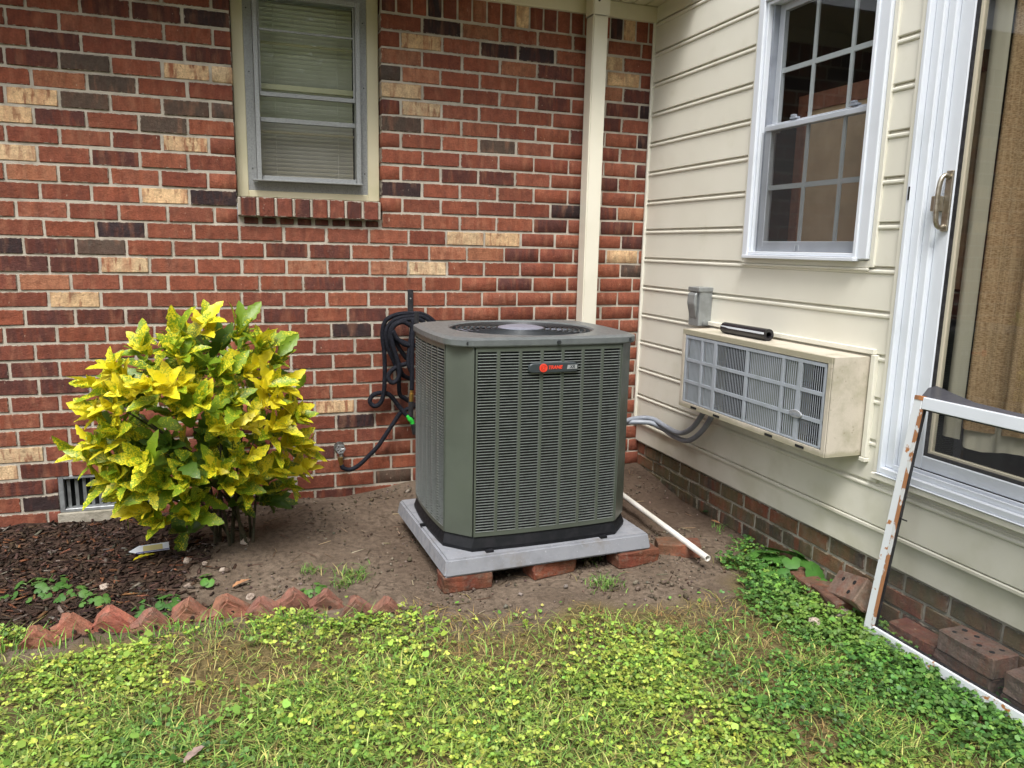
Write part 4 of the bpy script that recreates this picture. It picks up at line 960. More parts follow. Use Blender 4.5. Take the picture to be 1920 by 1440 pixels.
# ------------------------------------------------------------------ leaning screen panel
sc = thing('screen_frame', 'chipped white framed insect screen leaning against the sliding door', 'screen', (-.09, -2.2, 0))
def S(u, v_, o=0.):      # u along the frame, v up the frame (metres), o outwards
    b0 = Vector((-.122, -1.962, -.012)); du = Vector((.0, -1, .01)); dv = Vector((.074, -.04, .86)).normalized(); nn = Vector((-1, 0, .08)).normalized()
    return b0 + du * u + dv * v_ + nn * o
def sbar(name, u0, u1, v0, v1, o0, o1, mat, **kw):
    b = MB(); b.hexa([S(u0, v0, o1), S(u1, v0, o1), S(u1, v0, o0), S(u0, v0, o0), S(u0, v1, o1), S(u1, v1, o1), S(u1, v1, o0), S(u0, v1, o0)]); return part(sc, name, mat, b, **kw)
SWD, SHT = 1.1, .865
sbar('stile', .006, .04, 0, SHT, 0, .018, m_chip, bev=.002); sbar('stile', SWD - .04, SWD, 0, SHT, 0, .018, m_chip, bev=.002)
sbar('top_rail', .041, SWD - .041, SHT - .04, SHT, 0, .018, m_white, bev=.002); sbar('bottom_rail', .041, SWD - .041, 0, .035, 0, .018, m_chip, bev=.002)
sbar('rusty_edge', .0365, .047, .036, SHT - .041, .0, .0188, m_chip2)
sbar('rusty_mitre', .008, .0405, SHT - .012, SHT + .0015, .0, .0195, m_rust)
sbar('spline', .047, .05, .036, SHT - .041, .001, .012, m_black); sbar('spline', .05, SWD - .05, SHT - .0445, SHT - .0405, .001, .012, m_black); sbar('spline', .05, SWD - .05, .0355, .039, .001, .012, m_black)
b = MB(); b.add([S(.05, .037, .004), S(SWD - .045, .037, .004), S(SWD - .045, SHT - .043, .004), S(.05, SHT - .043, .004)], [(0, 1, 2, 3)]); part(sc, 'mesh', m_screen, b)
fl = MB(); us_ = [.02, .05, .12, .2, .32, .48]; hh = [.030, .042, .028, .014, .010, .008]
for u, h_ in zip(us_, hh): fl.v += [S(u, SHT - .002, .004), S(u + .006, SHT + h_, -.012)]
fl.f = [(2 * i, 2 * i + 2, 2 * i + 3, 2 * i + 1) for i in range(5)]; part(sc, 'loose_mesh_flap', m_flap, fl)
part(sc, 'clip', m_dark, MB().tube([S(.047, .44, .006), S(.065, .44, .012), S(.075, .438, .004)], .0025, 5))

# ------------------------------------------------------------------ edging bricks
m_core = M('clay_in_shadow', (.035, .018, .012), .9)
NAMES = ['buried leftmost', 'second', 'third', 'fourth', 'fifth', 'sixth', 'seventh', 'eighth', 'ninth', 'tenth', 'eleventh', 'last']
ex = [(-2.985, -1.25), (-2.871, -1.245), (-2.779, -1.189), (-2.662, -1.186), (-2.524, -1.228), (-2.415, -1.207), (-2.288, -1.208), (-2.171, -1.241), (-2.055, -1.221), (-1.946, -1.264), (-1.848, -1.323), (-1.737, -1.349)]
ecol = [(.22, .07, .045), (.24, .08, .05), (.27, .085, .055), (.28, .075, .05), (.19, .07, .05), (.22, .075, .05), (.25, .085, .055), (.2, .075, .055), (.2, .07, .05), (.2, .07, .05), (.17, .065, .048), (.19, .07, .05)]
dz = [-.03, -.012, 0, .006, 0, .004, .004, -.004, .006, .002, -.008, -.01]
for i, (x_, y_) in enumerate(ex):
    bm = bmesh.new(); bmesh.ops.create_cube(bm, size=1.); bmesh.ops.scale(bm, vec=(.092, .062, .2), verts=bm.verts)
    bmesh.ops.subdivide_edges(bm, edges=bm.edges[:], cuts=2, use_grid_fill=True); rr_ = random.Random(i)
    for v_ in bm.verts: v_.co += Vector([rr_.uniform(-.0045, .0045) for _ in range(3)])
    bmesh.ops.bevel(bm, geom=[e for e in bm.edges if e.calc_face_angle(0) > .7], offset=.009, segments=2, affect='EDGES')
    # the corner of the brick stands up: turn 45 degrees about the front axis
    rot = Matrix.Rotation(R(-45 + rr_.uniform(-5, 5)), 3, 'Y')
    off = rot @ Vector((.046, 0, .1)); me = bpy.data.meshes.new('edging_brick')
    bm.to_mesh(me); bm.free(); me.materials.append(MB_P); o = bpy.data.objects.new('edging_brick', me); COL.objects.link(o)
    ry = (Matrix.Rotation(R(rr_.uniform(-9, 9) - 4), 3, 'Z') @ Matrix.Rotation(R(rr_.uniform(2, 9)), 3, 'X') @ rot)
    o.rotation_euler = ry.to_euler(); top = Vector((x_, y_ - .012, 0.072 + dz[i] + float(gz(x_, y_)) * .4)); o.location = top - ry @ Vector((.046 if True else 0, 0, .1)); o.color = (ecol[i][0] * 1.6, ecol[i][1] * 2.0, ecol[i][2] * 2.1, .12)
    tag(o, f'red sawtooth edging brick set on its corner, {NAMES[i]} in the row from the left', 'edging brick', 'sawtooth brick edging of the bed')
    for hx, hz_ in ((.02, .05), (-.02, .072)):
        r_ = MB().tube([(hx, -.0332, hz_), (hx, -.02, hz_)], .0072, 8); me2 = bpy.data.meshes.new('core_hole'); me2.from_pydata(r_.v, [], r_.f); me2.materials.append(m_core)
        h_ = bpy.data.objects.new('core_hole', me2); COL.objects.link(h_); h_.parent = o

# ------------------------------------------------------------------ loose bricks and stones by the foundation
SB = (.24, .17, .15)
loose_brick((-.047, -2.335, .088), R(90), 'cored mauve brick lying on another behind the leaning screen', SB, (.2, .105, .07), holes=4, mat=MB_P)
loose_brick((-.045, -2.325, .017), R(91), 'brick underneath the cored mauve brick behind the screen', (.2, .135, .115), (.2, .1, .066), mat=MB_P)
loose_brick((-.047, -2.565, .07), R(90), 'cored brick at the far right end behind the screen', SB, (.195, .105, .07), holes=4, mat=MB_P)
loose_brick((-.045, -2.56, -.003), R(89), 'brick underneath the cored brick at the right end', (.2, .135, .115), (.2, .1, .066), mat=MB_P)
loose_brick((-.04, -2.12, .02), R(92), 'flat red brick on the ground behind the screen stile', (.2, .075, .06), (.19, .085, .05), mat=MB_P)
loose_brick((-.07, -1.84, .07), R(78), 'tilted pinkish cored brick leaning on the foundation beside the screen', (.3, .21, .17), (.19, .105, .075), holes=2, rx=R(-52), ry=R(14), mat=MB_P)
loose_brick((-.1, -1.77, .015), R(80), 'dark brick lying under the tilted pinkish brick', (.13, .07, .05), (.19, .09, .05), mat=MB_P)
loose_brick((-.085, -1.60, .005), R(82), 'orange brick half hidden by round weed leaves at the foundation', (.2, .1, .065), (.19, .09, .062), mat=MB_P)
def stone(x_, y_, s, label, col=m_stone, zf=.6, name='stone', cat='stone', seed=0, group=None):
    bm = bmesh.new(); bmesh.ops.create_icosphere(bm, subdivisions=3, radius=1); rr_ = random.Random(seed); ph = [rr_.uniform(0, 6) for _ in range(9)]
    for v_ in bm.verts:
        c_ = v_.co; k_ = 1 + .16 * math.sin(2.3 * c_.x + ph[0]) * math.sin(2.1 * c_.y + ph[1]) + .12 * math.sin(4.3 * c_.z + ph[2] + c_.x * 3) + .06 * math.sin(9 * c_.y + ph[3]) * math.sin(8 * c_.x + ph[4])
        q_ = [round(a * 2.2) / 2.2 * .35 + a * .65 for a in c_]; v_.co = Vector((q_[0] * s[0], q_[1] * s[1], q_[2] * s[2])) * k_
    me = bpy.data.meshes.new(name); bm.to_mesh(me); bm.free(); me.materials.append(col)
    o = bpy.data.objects.new(name, me); COL.objects.link(o); o.location = (x_, y_, float(gz(x_, y_)) + s[2] * zf); o.rotation_euler = (0, 0, rr_.uniform(0, 6)); return tag(o, label, cat, group)
stone(-.125, -1.83, (.06, .05, .035), 'rounded pinkish stone lying in front of the tilted brick', seed=3)
stone(-.295, -1.90, (.026, .022, .034), 'small pointed pale stone among the clover left of the screen', seed=5)
for i, (u, v_, s_, lab) in enumerate([(352, 1059, .016, 'pale round pebble on the soil below the shrub'), (417, 1070, .013, 'brown pebble right of the round one below the shrub'), (384, 1061, .012, 'small tan pebble between two pebbles below the shrub'), (352, 1097, .013, 'pinkish pebble just behind the edging near the green weed'), (470, 1117, .017, 'white grey stone wedged behind the sixth edging brick'), (196, 1098, .018, 'reddish stone in the mulch behind the edging'), (748, 1134, .014, 'cream pebble at the right end of the edging row'), (460, 1030, .022, 'grey soil coloured rock beside the shrub stem')]):
    p = PZ(u, v_, .01); stone(p[0], p[1], (s_, s_ * .9, s_ * .7), lab, seed=20 + i, group='pebbles around the shrub')

# ------------------------------------------------------------------ shrub with gold-speckled leaves
SC_ = Vector((-2.33, -.62, 0))
sb = thing('variegated_shrub', 'rounded shrub with yellow and green speckled toothed leaves before the brick wall', 'shrub', (-2.29, -.62, .03))
def leaf_mesh(i):
    rr_ = random.Random(100 + i); n = 9; b = MB(); foldk = rr_.uniform(.22, .5); curl = rr_.uniform(.05, .7); wd = rr_.uniform(.155, .205); tw = rr_.uniform(-.25, .25)
    for k in range(n):
        t = k / (n - 1); wv = wd * (math.sin(math.pi * min(1, t * .95 + .03) ** .9) ** .72) * (1 if k < n - 1 else 0.02)
        if 3 <= k < n - 1: wv *= 1.2 if k % 2 else .86
        y = t - curl * .12 * t * t; z = .10 * t - curl * .42 * t * t
        for s_ in (-1, 0, 1):
            lift = abs(s_) * wv * foldk; b.v.append((s_ * wv * math.cos(foldk * .7) + tw * t * t * .15, y + (-.03 if s_ and k % 2 else 0), z + lift + (rr_.uniform(-.012, .012) if s_ else 0)))
    for k in range(n - 1):
        for s_ in (0, 1): a = 3 * k + s_; b.f.append((a, a + 1, a + 4, a + 3))
    me = bpy.data.meshes.new('leaf'); me.from_pydata(b.v, [], b.f); me.polygons.foreach_set('use_smooth', [True] * len(me.polygons)); me.materials.append(m_leaf); return me
LM = [leaf_mesh(i) for i in range(9)]
CL = '''Y 790 150;S 690 185;s 930 160;S 525 225;S 1015 235;s 1095 270;S 700 265;G 830 245;Y 440 325;Y 985 310;s 780 310;Y 365 395;Y 470 425;Y 560 405;Y 640 395;Y 720 410;Y 1040 395;Y 1105 385;S 870 345;Y 350 505;Y 405 475;S 700 475;S 800 465;S 900 445;Y 1065 450;Y 1130 505;S 440 590;Y 345 615;Y 960 535;Y 1060 565;S 1150 520;Y 880 565;G 650 625;G 780 585;S 330 675;S 420 695;S 550 695;Y 1120 625;Y 1180 640;Y 950 695;Y 850 725;S 1080 725;Y 1165 725;S 470 765;Y 415 775;S 640 775;S 730 765;S 900 785;S 1000 765;S 485 815;S 590 805;S 740 850;Y 545 885;S 610 930;S 745 915;G 710 975;S 1120 795;G 1000 850;G 950 830;G 1050 850;G 830 760;G 600 640;G 700 690;G 880 690'''
leaves = []
for e in CL.split(';'):
    k, a, b_ = e.split(); u = float(a) * .4863; v_ = 520 + float(b_) * .4863
    rx_, ry_ = (u - 363) / 245, (v_ - 770) / 235; rr2 = min(1, rx_ * rx_ + ry_ * ry_)
    yd = -.60 - .42 * math.sqrt(max(0, 1 - rr2)) * (.75 if v_ > 880 else 1.) + random.uniform(-.04, .04) + (.16 if k == 'G' else 0)
    P = Vector(PY(363 + (u - 363) * .95, 772 + (v_ - 770) * .95 + 10, yd))
    nrm = Vector((rx_ * .8, -math.sqrt(max(.05, 1 - rr2)) * .7, max(-.1, -ry_ * .4 + .55))).normalized()
    nl = {'Y': 12, 'S': 11, 's': 11, 'G': 8}[k]; ph = random.uniform(0, 6.28)
    t1 = nrm.cross(Vector((0, 0, 1))).normalized(); t2 = nrm.cross(t1)
    for i in range(nl):
        an = ph + i * 2 * math.pi / nl + random.uniform(-.3, .3); op = random.uniform(.7, 1.2) if i % 2 else random.uniform(.15, .7)
        dirv = (nrm * math.cos(op) + (t1 * math.cos(an) + t2 * math.sin(an)) * math.sin(op)).normalized()
        ln = random.choice((random.uniform(.06, .09), random.uniform(.085, .13), random.uniform(.1, .155))) * (1.08 if k in 'SG' else 1.) * (.85 if op < .5 else 1.0)
        yel = {'Y': random.uniform(.5, .7), 'S': random.uniform(.42, .57), 's': random.uniform(.36, .5), 'G': random.uniform(.3, .44)}[k]
        if i % 2 == 1 and random.random() < .3: yel -= .09
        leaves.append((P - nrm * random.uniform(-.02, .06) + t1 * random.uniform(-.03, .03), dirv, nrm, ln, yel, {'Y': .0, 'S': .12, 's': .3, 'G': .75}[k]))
def leaf_obj(P, dirv, nrm, ln, yel, dk):
    y = dirv; zz = (nrm - y * nrm.dot(y)); zz = zz.normalized() if zz.length > 1e-3 else y.orthogonal().normalized(); x = y.cross(zz)
    mt = Matrix((x, y, zz)).transposed().to_4x4() @ Matrix.Diagonal((ln, ln, ln, 1)); mt.translation = P; return mt
random.shuffle(leaves); leaves.sort(key=lambda L: L[0].y)
for L in leaves[:298]:
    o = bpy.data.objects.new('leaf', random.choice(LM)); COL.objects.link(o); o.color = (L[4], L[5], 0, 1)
    o.matrix_world = leaf_obj(*L); loc = o.matrix_world.copy(); o.parent = sb; o.matrix_parent_inverse = Matrix.Translation(-sb.location); o.matrix_basis = loc
# inner and far side foliage as one mass
V, F, S_ = [], [], []; n = 0; tmpl = []
for me in LM[:4]: tmpl.append((np.array([v_.co[:] for v_ in me.vertices]), [tuple(p.vertices) for p in me.polygons]))
LC = []
for L in leaves[298:]:
    mt = leaf_obj(*L); co, fc = random.choice(tmpl); V.append((np.c_[co, np.ones(len(co))] @ np.array(mt).T)[:, :3]); LC.append(np.tile((L[4], L[5], 0), (len(co), 1)))
    for f_ in fc: F += [n + k_ for k_ in f_]; S_.append(len(f_))
    n += len(co)
for i in range(480):
    th = random.uniform(0, 2 * math.pi); ph = random.uniform(-.95, 1.25); rad = random.uniform(.2, .37)
    c = Vector((-2.37 + rad * 1.12 * math.cos(th) * math.cos(ph), -.60 + rad * .9 * math.sin(th) * math.cos(ph), .55 + rad * 1.1 * math.sin(ph)))
    nrm = (c - Vector((-2.36, -.6, .45))).normalized(); 
    if nrm.y < -.35 and rad > .33: continue
    dirv = (nrm * .5 + Vector((random.uniform(-1, 1), random.uniform(-1, 1), random.uniform(-.6, .6)))).normalized()
    mt = leaf_obj(c, dirv, nrm + Vector((0, 0, .3)), random.uniform(.09, .14), 0, 0); co, fc = random.choice(tmpl)
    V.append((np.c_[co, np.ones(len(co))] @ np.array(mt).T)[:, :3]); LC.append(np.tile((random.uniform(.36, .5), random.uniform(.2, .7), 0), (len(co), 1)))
    for f_ in fc: F += [n + k_ for k_ in f_]; S_.append(len(f_))
    n += len(co)
m_inner = leaf_mat(True); m_inner.name = 'inner_leaf'
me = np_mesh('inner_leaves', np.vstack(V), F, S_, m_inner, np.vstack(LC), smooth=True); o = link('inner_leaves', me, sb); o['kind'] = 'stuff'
st = MB()
for i in range(16):
    a_ = random.uniform(0, 2 * math.pi); r1 = random.uniform(.12, .38); top = Vector((-2.36 + r1 * 1.1 * math.cos(a_), -.6 + r1 * .8 * math.sin(a_), random.uniform(.35, .85)))
    b0 = Vector((-2.27 + random.uniform(-.08, .08), -.60 + random.uniform(-.05, .05), .0)); md = b0 * .5 + top * .5 + Vector((random.uniform(-.03, .03), 0, .03))
    md.x = b0.x * .7 + top.x * .3
    P = catmull([b0, md, top], 5); st = MB().tube(P, list(np.linspace(.0075, .003, len(P))), 6); part(sb, 'stem', m_stem, st, smooth=True)

# plant tag on the soil and a fallen yellow leaf
m_tagblue = M('tag_band', (.1, .1, .25), .5); m_tagy = M('tag_print', (.5, .45, .2), .5)
tp = Vector(PZ(283, 1028, .03)); pt = thing('plant_tag', 'white plastic plant tag with yellow print lying on the mulch under the shrub', 'plant tag', tp)
ta = Matrix.Rotation(R(8), 3, 'Z') @ Matrix.Rotation(R(25), 3, 'X')
def tq(x, y, z=0.): return tp + ta @ Vector((x, y, z))
b = MB(); pl = [(-.085, -.004), (-.05, -.022), (.07, -.022), (.07, .022), (-.045, .022)]; b.v = [tq(x, y) for x, y in pl] + [tq(x, y, .0015) for x, y in pl]; b.f = [(0, 1, 2, 3, 4), (5, 6, 7, 8, 9)] + [(i, (i + 1) % 5, 5 + (i + 1) % 5, 5 + i) for i in range(5)]
part(pt, 'card', m_white, b)
b = MB().add([tq(-.03, -.014, .002), tq(.045, -.014, .002), tq(.045, .016, .002), tq(-.03, .016, .002)], [(0, 1, 2, 3)]); part(pt, 'print', m_tagy, b)
b = MB().add([tq(-.06, -.021, .0022), tq(.069, -.021, .0022), tq(.069, -.015, .0022), tq(-.055, -.015, .0022)], [(0, 1, 2, 3)]); part(pt, 'band', m_tagblue, b)
def fallen(u, v_, ln, label, mat, rz, name='fallen_leaf', col=None, z=.012):
    p = PZ(u, v_, z); o = bpy.data.objects.new(name, LM[3].copy()); COL.objects.link(o); o.data.materials[0] = mat
    o.location = (p[0], p[1], float(gz(p[0], p[1])) + z); o.rotation_euler = (R(8), R(-6), rz); o.scale = (ln * .9, ln, ln * .7)
    if col: o.color = col
    return tag(o, label, 'leaf')
fallen(250, 1052, .09, 'yellow speckled leaf lying on the mulch below the plant tag', m_leaf, R(-75), col=(.6, .1, 0, 1))
fallen(845, 1110, .075, 'curled orange dry leaf on the soil right of the shrub', m_dryleaf, R(-65)) if False else fallen(436, 1101, .08, 'curled orange dry leaf on the soil behind the edging', m_dryleaf, R(-60))
fallen(345, 1428, .075, 'withered brownish leaf lying in the grass at the bottom edge', m_paleleaf, R(-45), z=.03)
fallen(1350, 975, .05, 'pale tan dry leaf on the soil near the white pipe', m_dryleaf, R(30))

# ------------------------------------------------------------------ small weeds as plants of their own
def weed(x_, y_, n_, rad, lr, label, name='broadleaf_weed', cols=((.07, .2, .03), (.1, .26, .05)), h=.05, group=None, lobes=0):
    V, F, S_, C = [], [], [], []; n = 0; z0 = float(gz(x_, y_))
    stv = MB()
    for i in range(n_):
        a_ = random.uniform(0, 6.28); r_ = rad * math.sqrt(random.random()); c = np.array([x_ + r_ * math.cos(a_), y_ + r_ * math.sin(a_), z0 + h * (1 - .5 * (r_ / rad)) * random.uniform(.6, 1.1)])
        L_ = lr * random.uniform(.65, 1.15); tilt = np.array([math.cos(a_) * .5 + random.uniform(-.3, .3), math.sin(a_) * .5 + random.uniform(-.3, .3) - .25, 1.]); tilt /= np.linalg.norm(tilt)
        e1 = np.cross(tilt, [0.2, 1, 0]); e1 /= np.linalg.norm(e1); e2 = np.cross(tilt, e1); K_ = 14; ph = random.uniform(0, 6.28)
        ring_ = []
        for j in range(K_):
            t = 2 * math.pi * j / K_; rr_ = L_ * (1 - (.75 * max(0, math.cos(t)) ** 12)) * (1 + (.09 * math.cos(5 * t) if lobes else 0) + (.04 if j % 2 else 0))
            ring_.append(c + (e1 * math.cos(t + ph) + e2 * math.sin(t + ph)) * rr_ - tilt * L_ * .18)
        V += [c] + ring_; k_ = np.array(cols[0]) + (np.array(cols[1]) - np.array(cols[0])) * random.random(); k_ = k_ * .62; C += [k_ * 1.2] + [k_ * random.uniform(.75, 1.05) for _ in range(K_)]
        for j in range(K_): F += [n, n + 1 + j, n + 1 + (j + 1) % K_]; S_.append(3)
        n += K_ + 1; stv.tube([(x_ + (c[0] - x_) * .3, y_ + (c[1] - y_) * .3, z0), c - tilt * .002], .0015, 4, False)
    t_ = thing(name, label, 'weed', (x_, y_, z0), group)
    link('leaves', np_mesh('leaves', V, F, S_, m_weed, C, True), t_); part(t_, 'stems', m_stem if False else m_weedstem, stv)
m_weedstem = M('weed_stem', (.1, .16, .04), .6)
def W(u, v_): p = PZ(u, v_, .02); return p[0], p[1]
GW = 'weeds sprouting from the bare bed'
weed(*W(1478, 1062), 22, .17, .042, 'large cluster of scalloped round weed leaves against the foundation', cols=((.07, .22, .035), (.13, .34, .06)), h=.12, lobes=1)
weed(*W(1545, 1095), 12, .10, .036, 'round leaved weed in front of the orange brick at the foundation', cols=((.06, .2, .03), (.11, .3, .05)), h=.09, lobes=1)
weed(*W(1345, 958), 6, .07, .03, 'dark leafy weed growing at the foundation behind the white pipe', cols=((.025, .09, .02), (.05, .15, .04)), h=.05)
weed(*W(392, 1088), 4, .05, .026, 'bright round leaved weed behind the fifth edging brick', cols=((.1, .3, .03), (.16, .4, .05)), h=.05)
weed(*W(75, 1095), 26, .12, .017, 'clover patch in the mulch nearest the left edge', cols=((.08, .22, .04), (.14, .3, .06)), h=.025, group=GW)
weed(*W(140, 1105), 10, .07, .016, 'small clover tuft in the mulch right of the larger patch', cols=((.08, .22, .04), (.14, .3, .06)), h=.025, group=GW)
weed(*W(178, 1120), 8, .05, .018, 'pale clover sprig just behind the second edging brick', cols=((.1, .26, .05), (.18, .36, .08)), h=.03, group=GW)
weed(*W(305, 1130), 20, .1, .017, 'low clover spread behind the fourth edging brick', cols=((.07, .2, .04), (.12, .28, .06)), h=.03, group=GW)
weed(*W(590, 1105), 14, .06, .013, 'clover tuft at the back of the eighth edging brick', cols=((.1, .26, .04), (.15, .34, .06)), h=.03, group=GW)
weed(*W(1645, 1195), 8, .06, .026, 'bright heart leaved weed covering the foot of the white stile', cols=((.12, .34, .05), (.2, .46, .08)), h=.07)
weed(*W(1890, 1310), 9, .08, .032, 'leafy weed at the right end of the screen bottom rail', cols=((.06, .22, .05), (.12, .34, .07)), h=.06)

# ------------------------------------------------------------------ scattered ground cover (uncountable)
def leaf_fan(P, size, tilt, K_, cols, heart=0.):
    """round leaflets: P (n,3), size (n,), tilt normals (n,3)"""
    n = len(P); ref = np.tile([.3, .9, .1], (n, 1)); e1 = np.cross(tilt, ref); e1 /= np.linalg.norm(e1, axis=1)[:, None]; e2 = np.cross(tilt, e1)
    ph = rng.random(n) * 6.283; V = np.empty((n, K_, 3))
    for j in range(K_):
        t = ph + 2 * math.pi * j / K_; rr_ = size * (1 + .12 * rng.standard_normal(n).clip(-1, 1)) * (1 if j else 1 - heart)
        V[:, j] = P + e1 * (np.cos(t) * rr_)[:, None] + e2 * (np.sin(t) * rr_)[:, None]
    F = np.arange(n * K_); return V.reshape(-1, 3), F, np.full(n, K_), np.repeat(cols, K_, axis=0)
def sample(n, dens, x0=-3.9, x1=-.03, y0=-3.7, y1=-1.0):
    x_ = rng.uniform(x0, x1, n); y_ = rng.uniform(y0, y1, n); k_ = rng.random(n) < dens(x_, y_); return x_[k_], y_[k_]
def inframe(x_, y_): return 1 - .62 * sst(.0, .5, np.maximum(-2.75 - x_ - (y_ + 2) * .0, -2.75 - y_))
def bare(x_, y_):      # thin, trampled and moss patches
    return np.clip(sst(.5, .16, lawn_d(x_, y_) + (vn(x_, y_, 6., 61) - .5) * .25) * sst(-1.75, -1.5, x_) * sst(-.32, -.5, x_), 0, 1)
spots = lambda x_, y_: sst(.60, .74, vn(x_, y_, 2.7, 51) * .65 + vn(x_, y_, 7., 52) * .35) * (1 - sst(-.62, -.35, x_))
rightp = lambda x_, y_: sst(-.62, -.35, x_ + (y_ + 1.6) * .12)
def d_clover(x_, y_):
    d = lawn_d(x_, y_); p = vn(x_, y_, 3.2, 1) * .55 + vn(x_, y_, 9., 4) * .45
    a = (.22 + .78 * sst(.33, .62, p + .22 * rightp(x_, y_) + .10 * sst(.25, .0, d) * (x_ < -1.7))); return a * sst(-.05, .1, d + (vn(x_, y_, 8, 7) - .5) * .3) * (1 - .96 * bare(x_, y_)) * (1 - .9 * spots(x_, y_)) * inframe(x_, y_)
def d_grass(x_, y_):
    d = lawn_d(x_, y_); p = vn(x_, y_, 4., 8); return (.35 + .65 * sst(.3, .6, p)) * sst(-.02, .1, d + (vn(x_, y_, 8, 7) - .5) * .25) * (1 - .8 * bare(x_, y_)) * (1 - .7 * spots(x_, y_)) * (1 - .6 * rightp(x_, y_)) * inframe(x_, y_)
GREEN = 1.0
def pick(n, pal, w_):
    pal = np.array(pal); i = rng.choice(len(pal), n, p=np.array(w_) / sum(w_)); return pal[i] * GREEN * (rng.uniform(.5, 1.45, n))[:, None] * (1 + rng.standard_normal((n, 3)) * .06)
GREEN = np.array([1.48, 1.42, 1.35])
# clover
x_, y_ = sample(95000, d_clover); n = len(x_); h_ = rng.uniform(.008, .04, n) * (1 + .5 * rightp(x_, y_)); base = np.stack([x_, y_, gz(x_, y_) + h_], -1)
light = sst(.4, .65, vn(x_, y_, 2.2, 12)) * (1 - .75 * rightp(x_, y_)); 
pc = pick(n, [(.06, .15, .03), (.10, .2, .04), (.045, .11, .028)], [4, 3, 3]) * (1 - light)[:, None] + pick(n, [(.19, .27, .045), (.27, .33, .06), (.13, .23, .04)], [4, 3, 3]) * light[:, None]
sz = rng.uniform(.003, .0068, n) * (1 + .3 * rightp(x_, y_)); Vs, Fs, Ss, Cs = [], [], [], []; off = 0
for j in range(3):
    t = rng.random(n) * 6.283 if j == 0 else t + 2.09; tl = np.stack([np.cos(t) * .3 + rng.normal(0, .42, n), np.sin(t) * .3 + rng.normal(0, .42, n), np.ones(n)], -1); tl /= np.linalg.norm(tl, axis=1)[:, None]
    P = base + np.stack([np.cos(t) * sz * 1.05, np.sin(t) * sz * 1.05, -sz * .15], -1)
    v_, f_, s_, c_ = leaf_fan(P, sz, tl, 6, pc * rng.uniform(.85, 1.15, n)[:, None], .25); Vs.append(v_); Fs.append(f_ + off); Ss.append(s_); Cs.append(c_); off += len(v_)
o = link('clover', np_mesh('clover', np.vstack(Vs), np.concatenate(Fs), np.concatenate(Ss), m_weed, np.vstack(Cs))); o['kind'] = 'stuff'; tag(o, 'low clover spreading through the lawn', 'clover')
# round violet-like leaves
x_, y_ = sample(5200, lambda a, b: d_clover(a, b) * sst(.45, .6, vn(a, b, 2.6, 15)) * (1 - .35 * rightp(a, b))); n = len(x_); h_ = rng.uniform(.015, .05, n); sz = rng.uniform(.006, .0135, n)
light = sst(.35, .6, vn(x_, y_, 2.2, 12)) * (1 - .7 * rightp(x_, y_)); pc = pick(n, [(.07, .18, .035), (.1, .22, .04)], [1, 1]) * (1 - light)[:, None] + pick(n, [(.2, .3, .05), (.28, .35, .06), (.14, .26, .04)], [1, 1, 1]) * light[:, None]
tl = np.stack([rng.normal(0, .5, n), rng.normal(-.15, .5, n), np.ones(n)], -1); tl /= np.linalg.norm(tl, axis=1)[:, None]
v_, f_, s_, c_ = leaf_fan(np.stack([x_, y_, gz(x_, y_) + h_], -1), sz, tl, 9, pc, .45)
o = link('round_leaf_weeds', np_mesh('round_leaf_weeds', v_, f_, s_, m_weed, c_)); o['kind'] = 'stuff'; tag(o, 'round leaved weeds scattered through the lawn', 'weeds')
# grass and straw
def blades(n0, dens, pal, w_, hmin, hmax, lean, name, label, wid=(.0012, .0026), **kw):
    x_, y_ = sample(n0, dens, **kw); n = len(x_); H_ = rng.uniform(hmin, hmax, n); a_ = rng.random(n) * 6.283; ln = rng.uniform(lean * .4, lean, n); wd = rng.uniform(*wid, n); z0 = gz(x_, y_) - .003
    dx, dy = np.cos(a_), np.sin(a_); px_, py_ = -dy * wd, dx * wd; C0 = pick(n, pal, w_)
    V = np.empty((n, 5, 3))
    for i, (t, wk) in enumerate(((0, 1), (.55, .85))):
        bx_ = x_ + dx * H_ * ln * t * t; by_ = y_ + dy * H_ * ln * t * t; bz_ = z0 + H_ * (t - .35 * min(1, lean) * t * t)
        V[:, 2 * i] = np.stack([bx_ - px_ * wk, by_ - py_ * wk, bz_], -1); V[:, 2 * i + 1] = np.stack([bx_ + px_ * wk, by_ + py_ * wk, bz_], -1)
    V[:, 4] = np.stack([x_ + dx * H_ * ln, y_ + dy * H_ * ln, z0 + H_ * (1 - .35 * min(1, lean)) - np.maximum(0, ln - 1) * H_ * .25], -1)
    I = np.arange(n)[:, None] * 5; F = np.hstack([I + 0, I + 1, I + 3, I + 2, I + 2, I + 3, I + 4]).ravel()
    o = link(name, np_mesh(name, V.reshape(-1, 3), F, np.tile([4, 3], n), m_grass, np.repeat(C0, 5, axis=0))); o['kind'] = 'stuff'; tag(o, label, 'grass')
blades(100000, d_grass, [(.12, .21, .045), (.18, .27, .06), (.08, .16, .035), (.28, .31, .1)], [4, 3, 2, 3], .025, .07, 1.5, 'grass', 'short green grass blades of the lawn')
blades(36000, lambda a, b: sst(-.06, .06, lawn_d(a, b) + (vn(a, b, 8, 7) - .5) * .3) * (.25 + .75 * np.maximum(np.maximum(bare(a, b), spots(a, b)), sst(.55, .7, vn(a, b, 3.5, 21)))) * inframe(a, b) * (1 - .6 * rightp(a, b)), [(.26, .21, .09), (.22, .165, .065), (.19, .19, .07), (.15, .095, .04)], [3, 3, 4, 2], .02, .055, 2.2, 'dry_grass', 'dry straw coloured grass lying in thin patches of the lawn', (.0009, .0018))
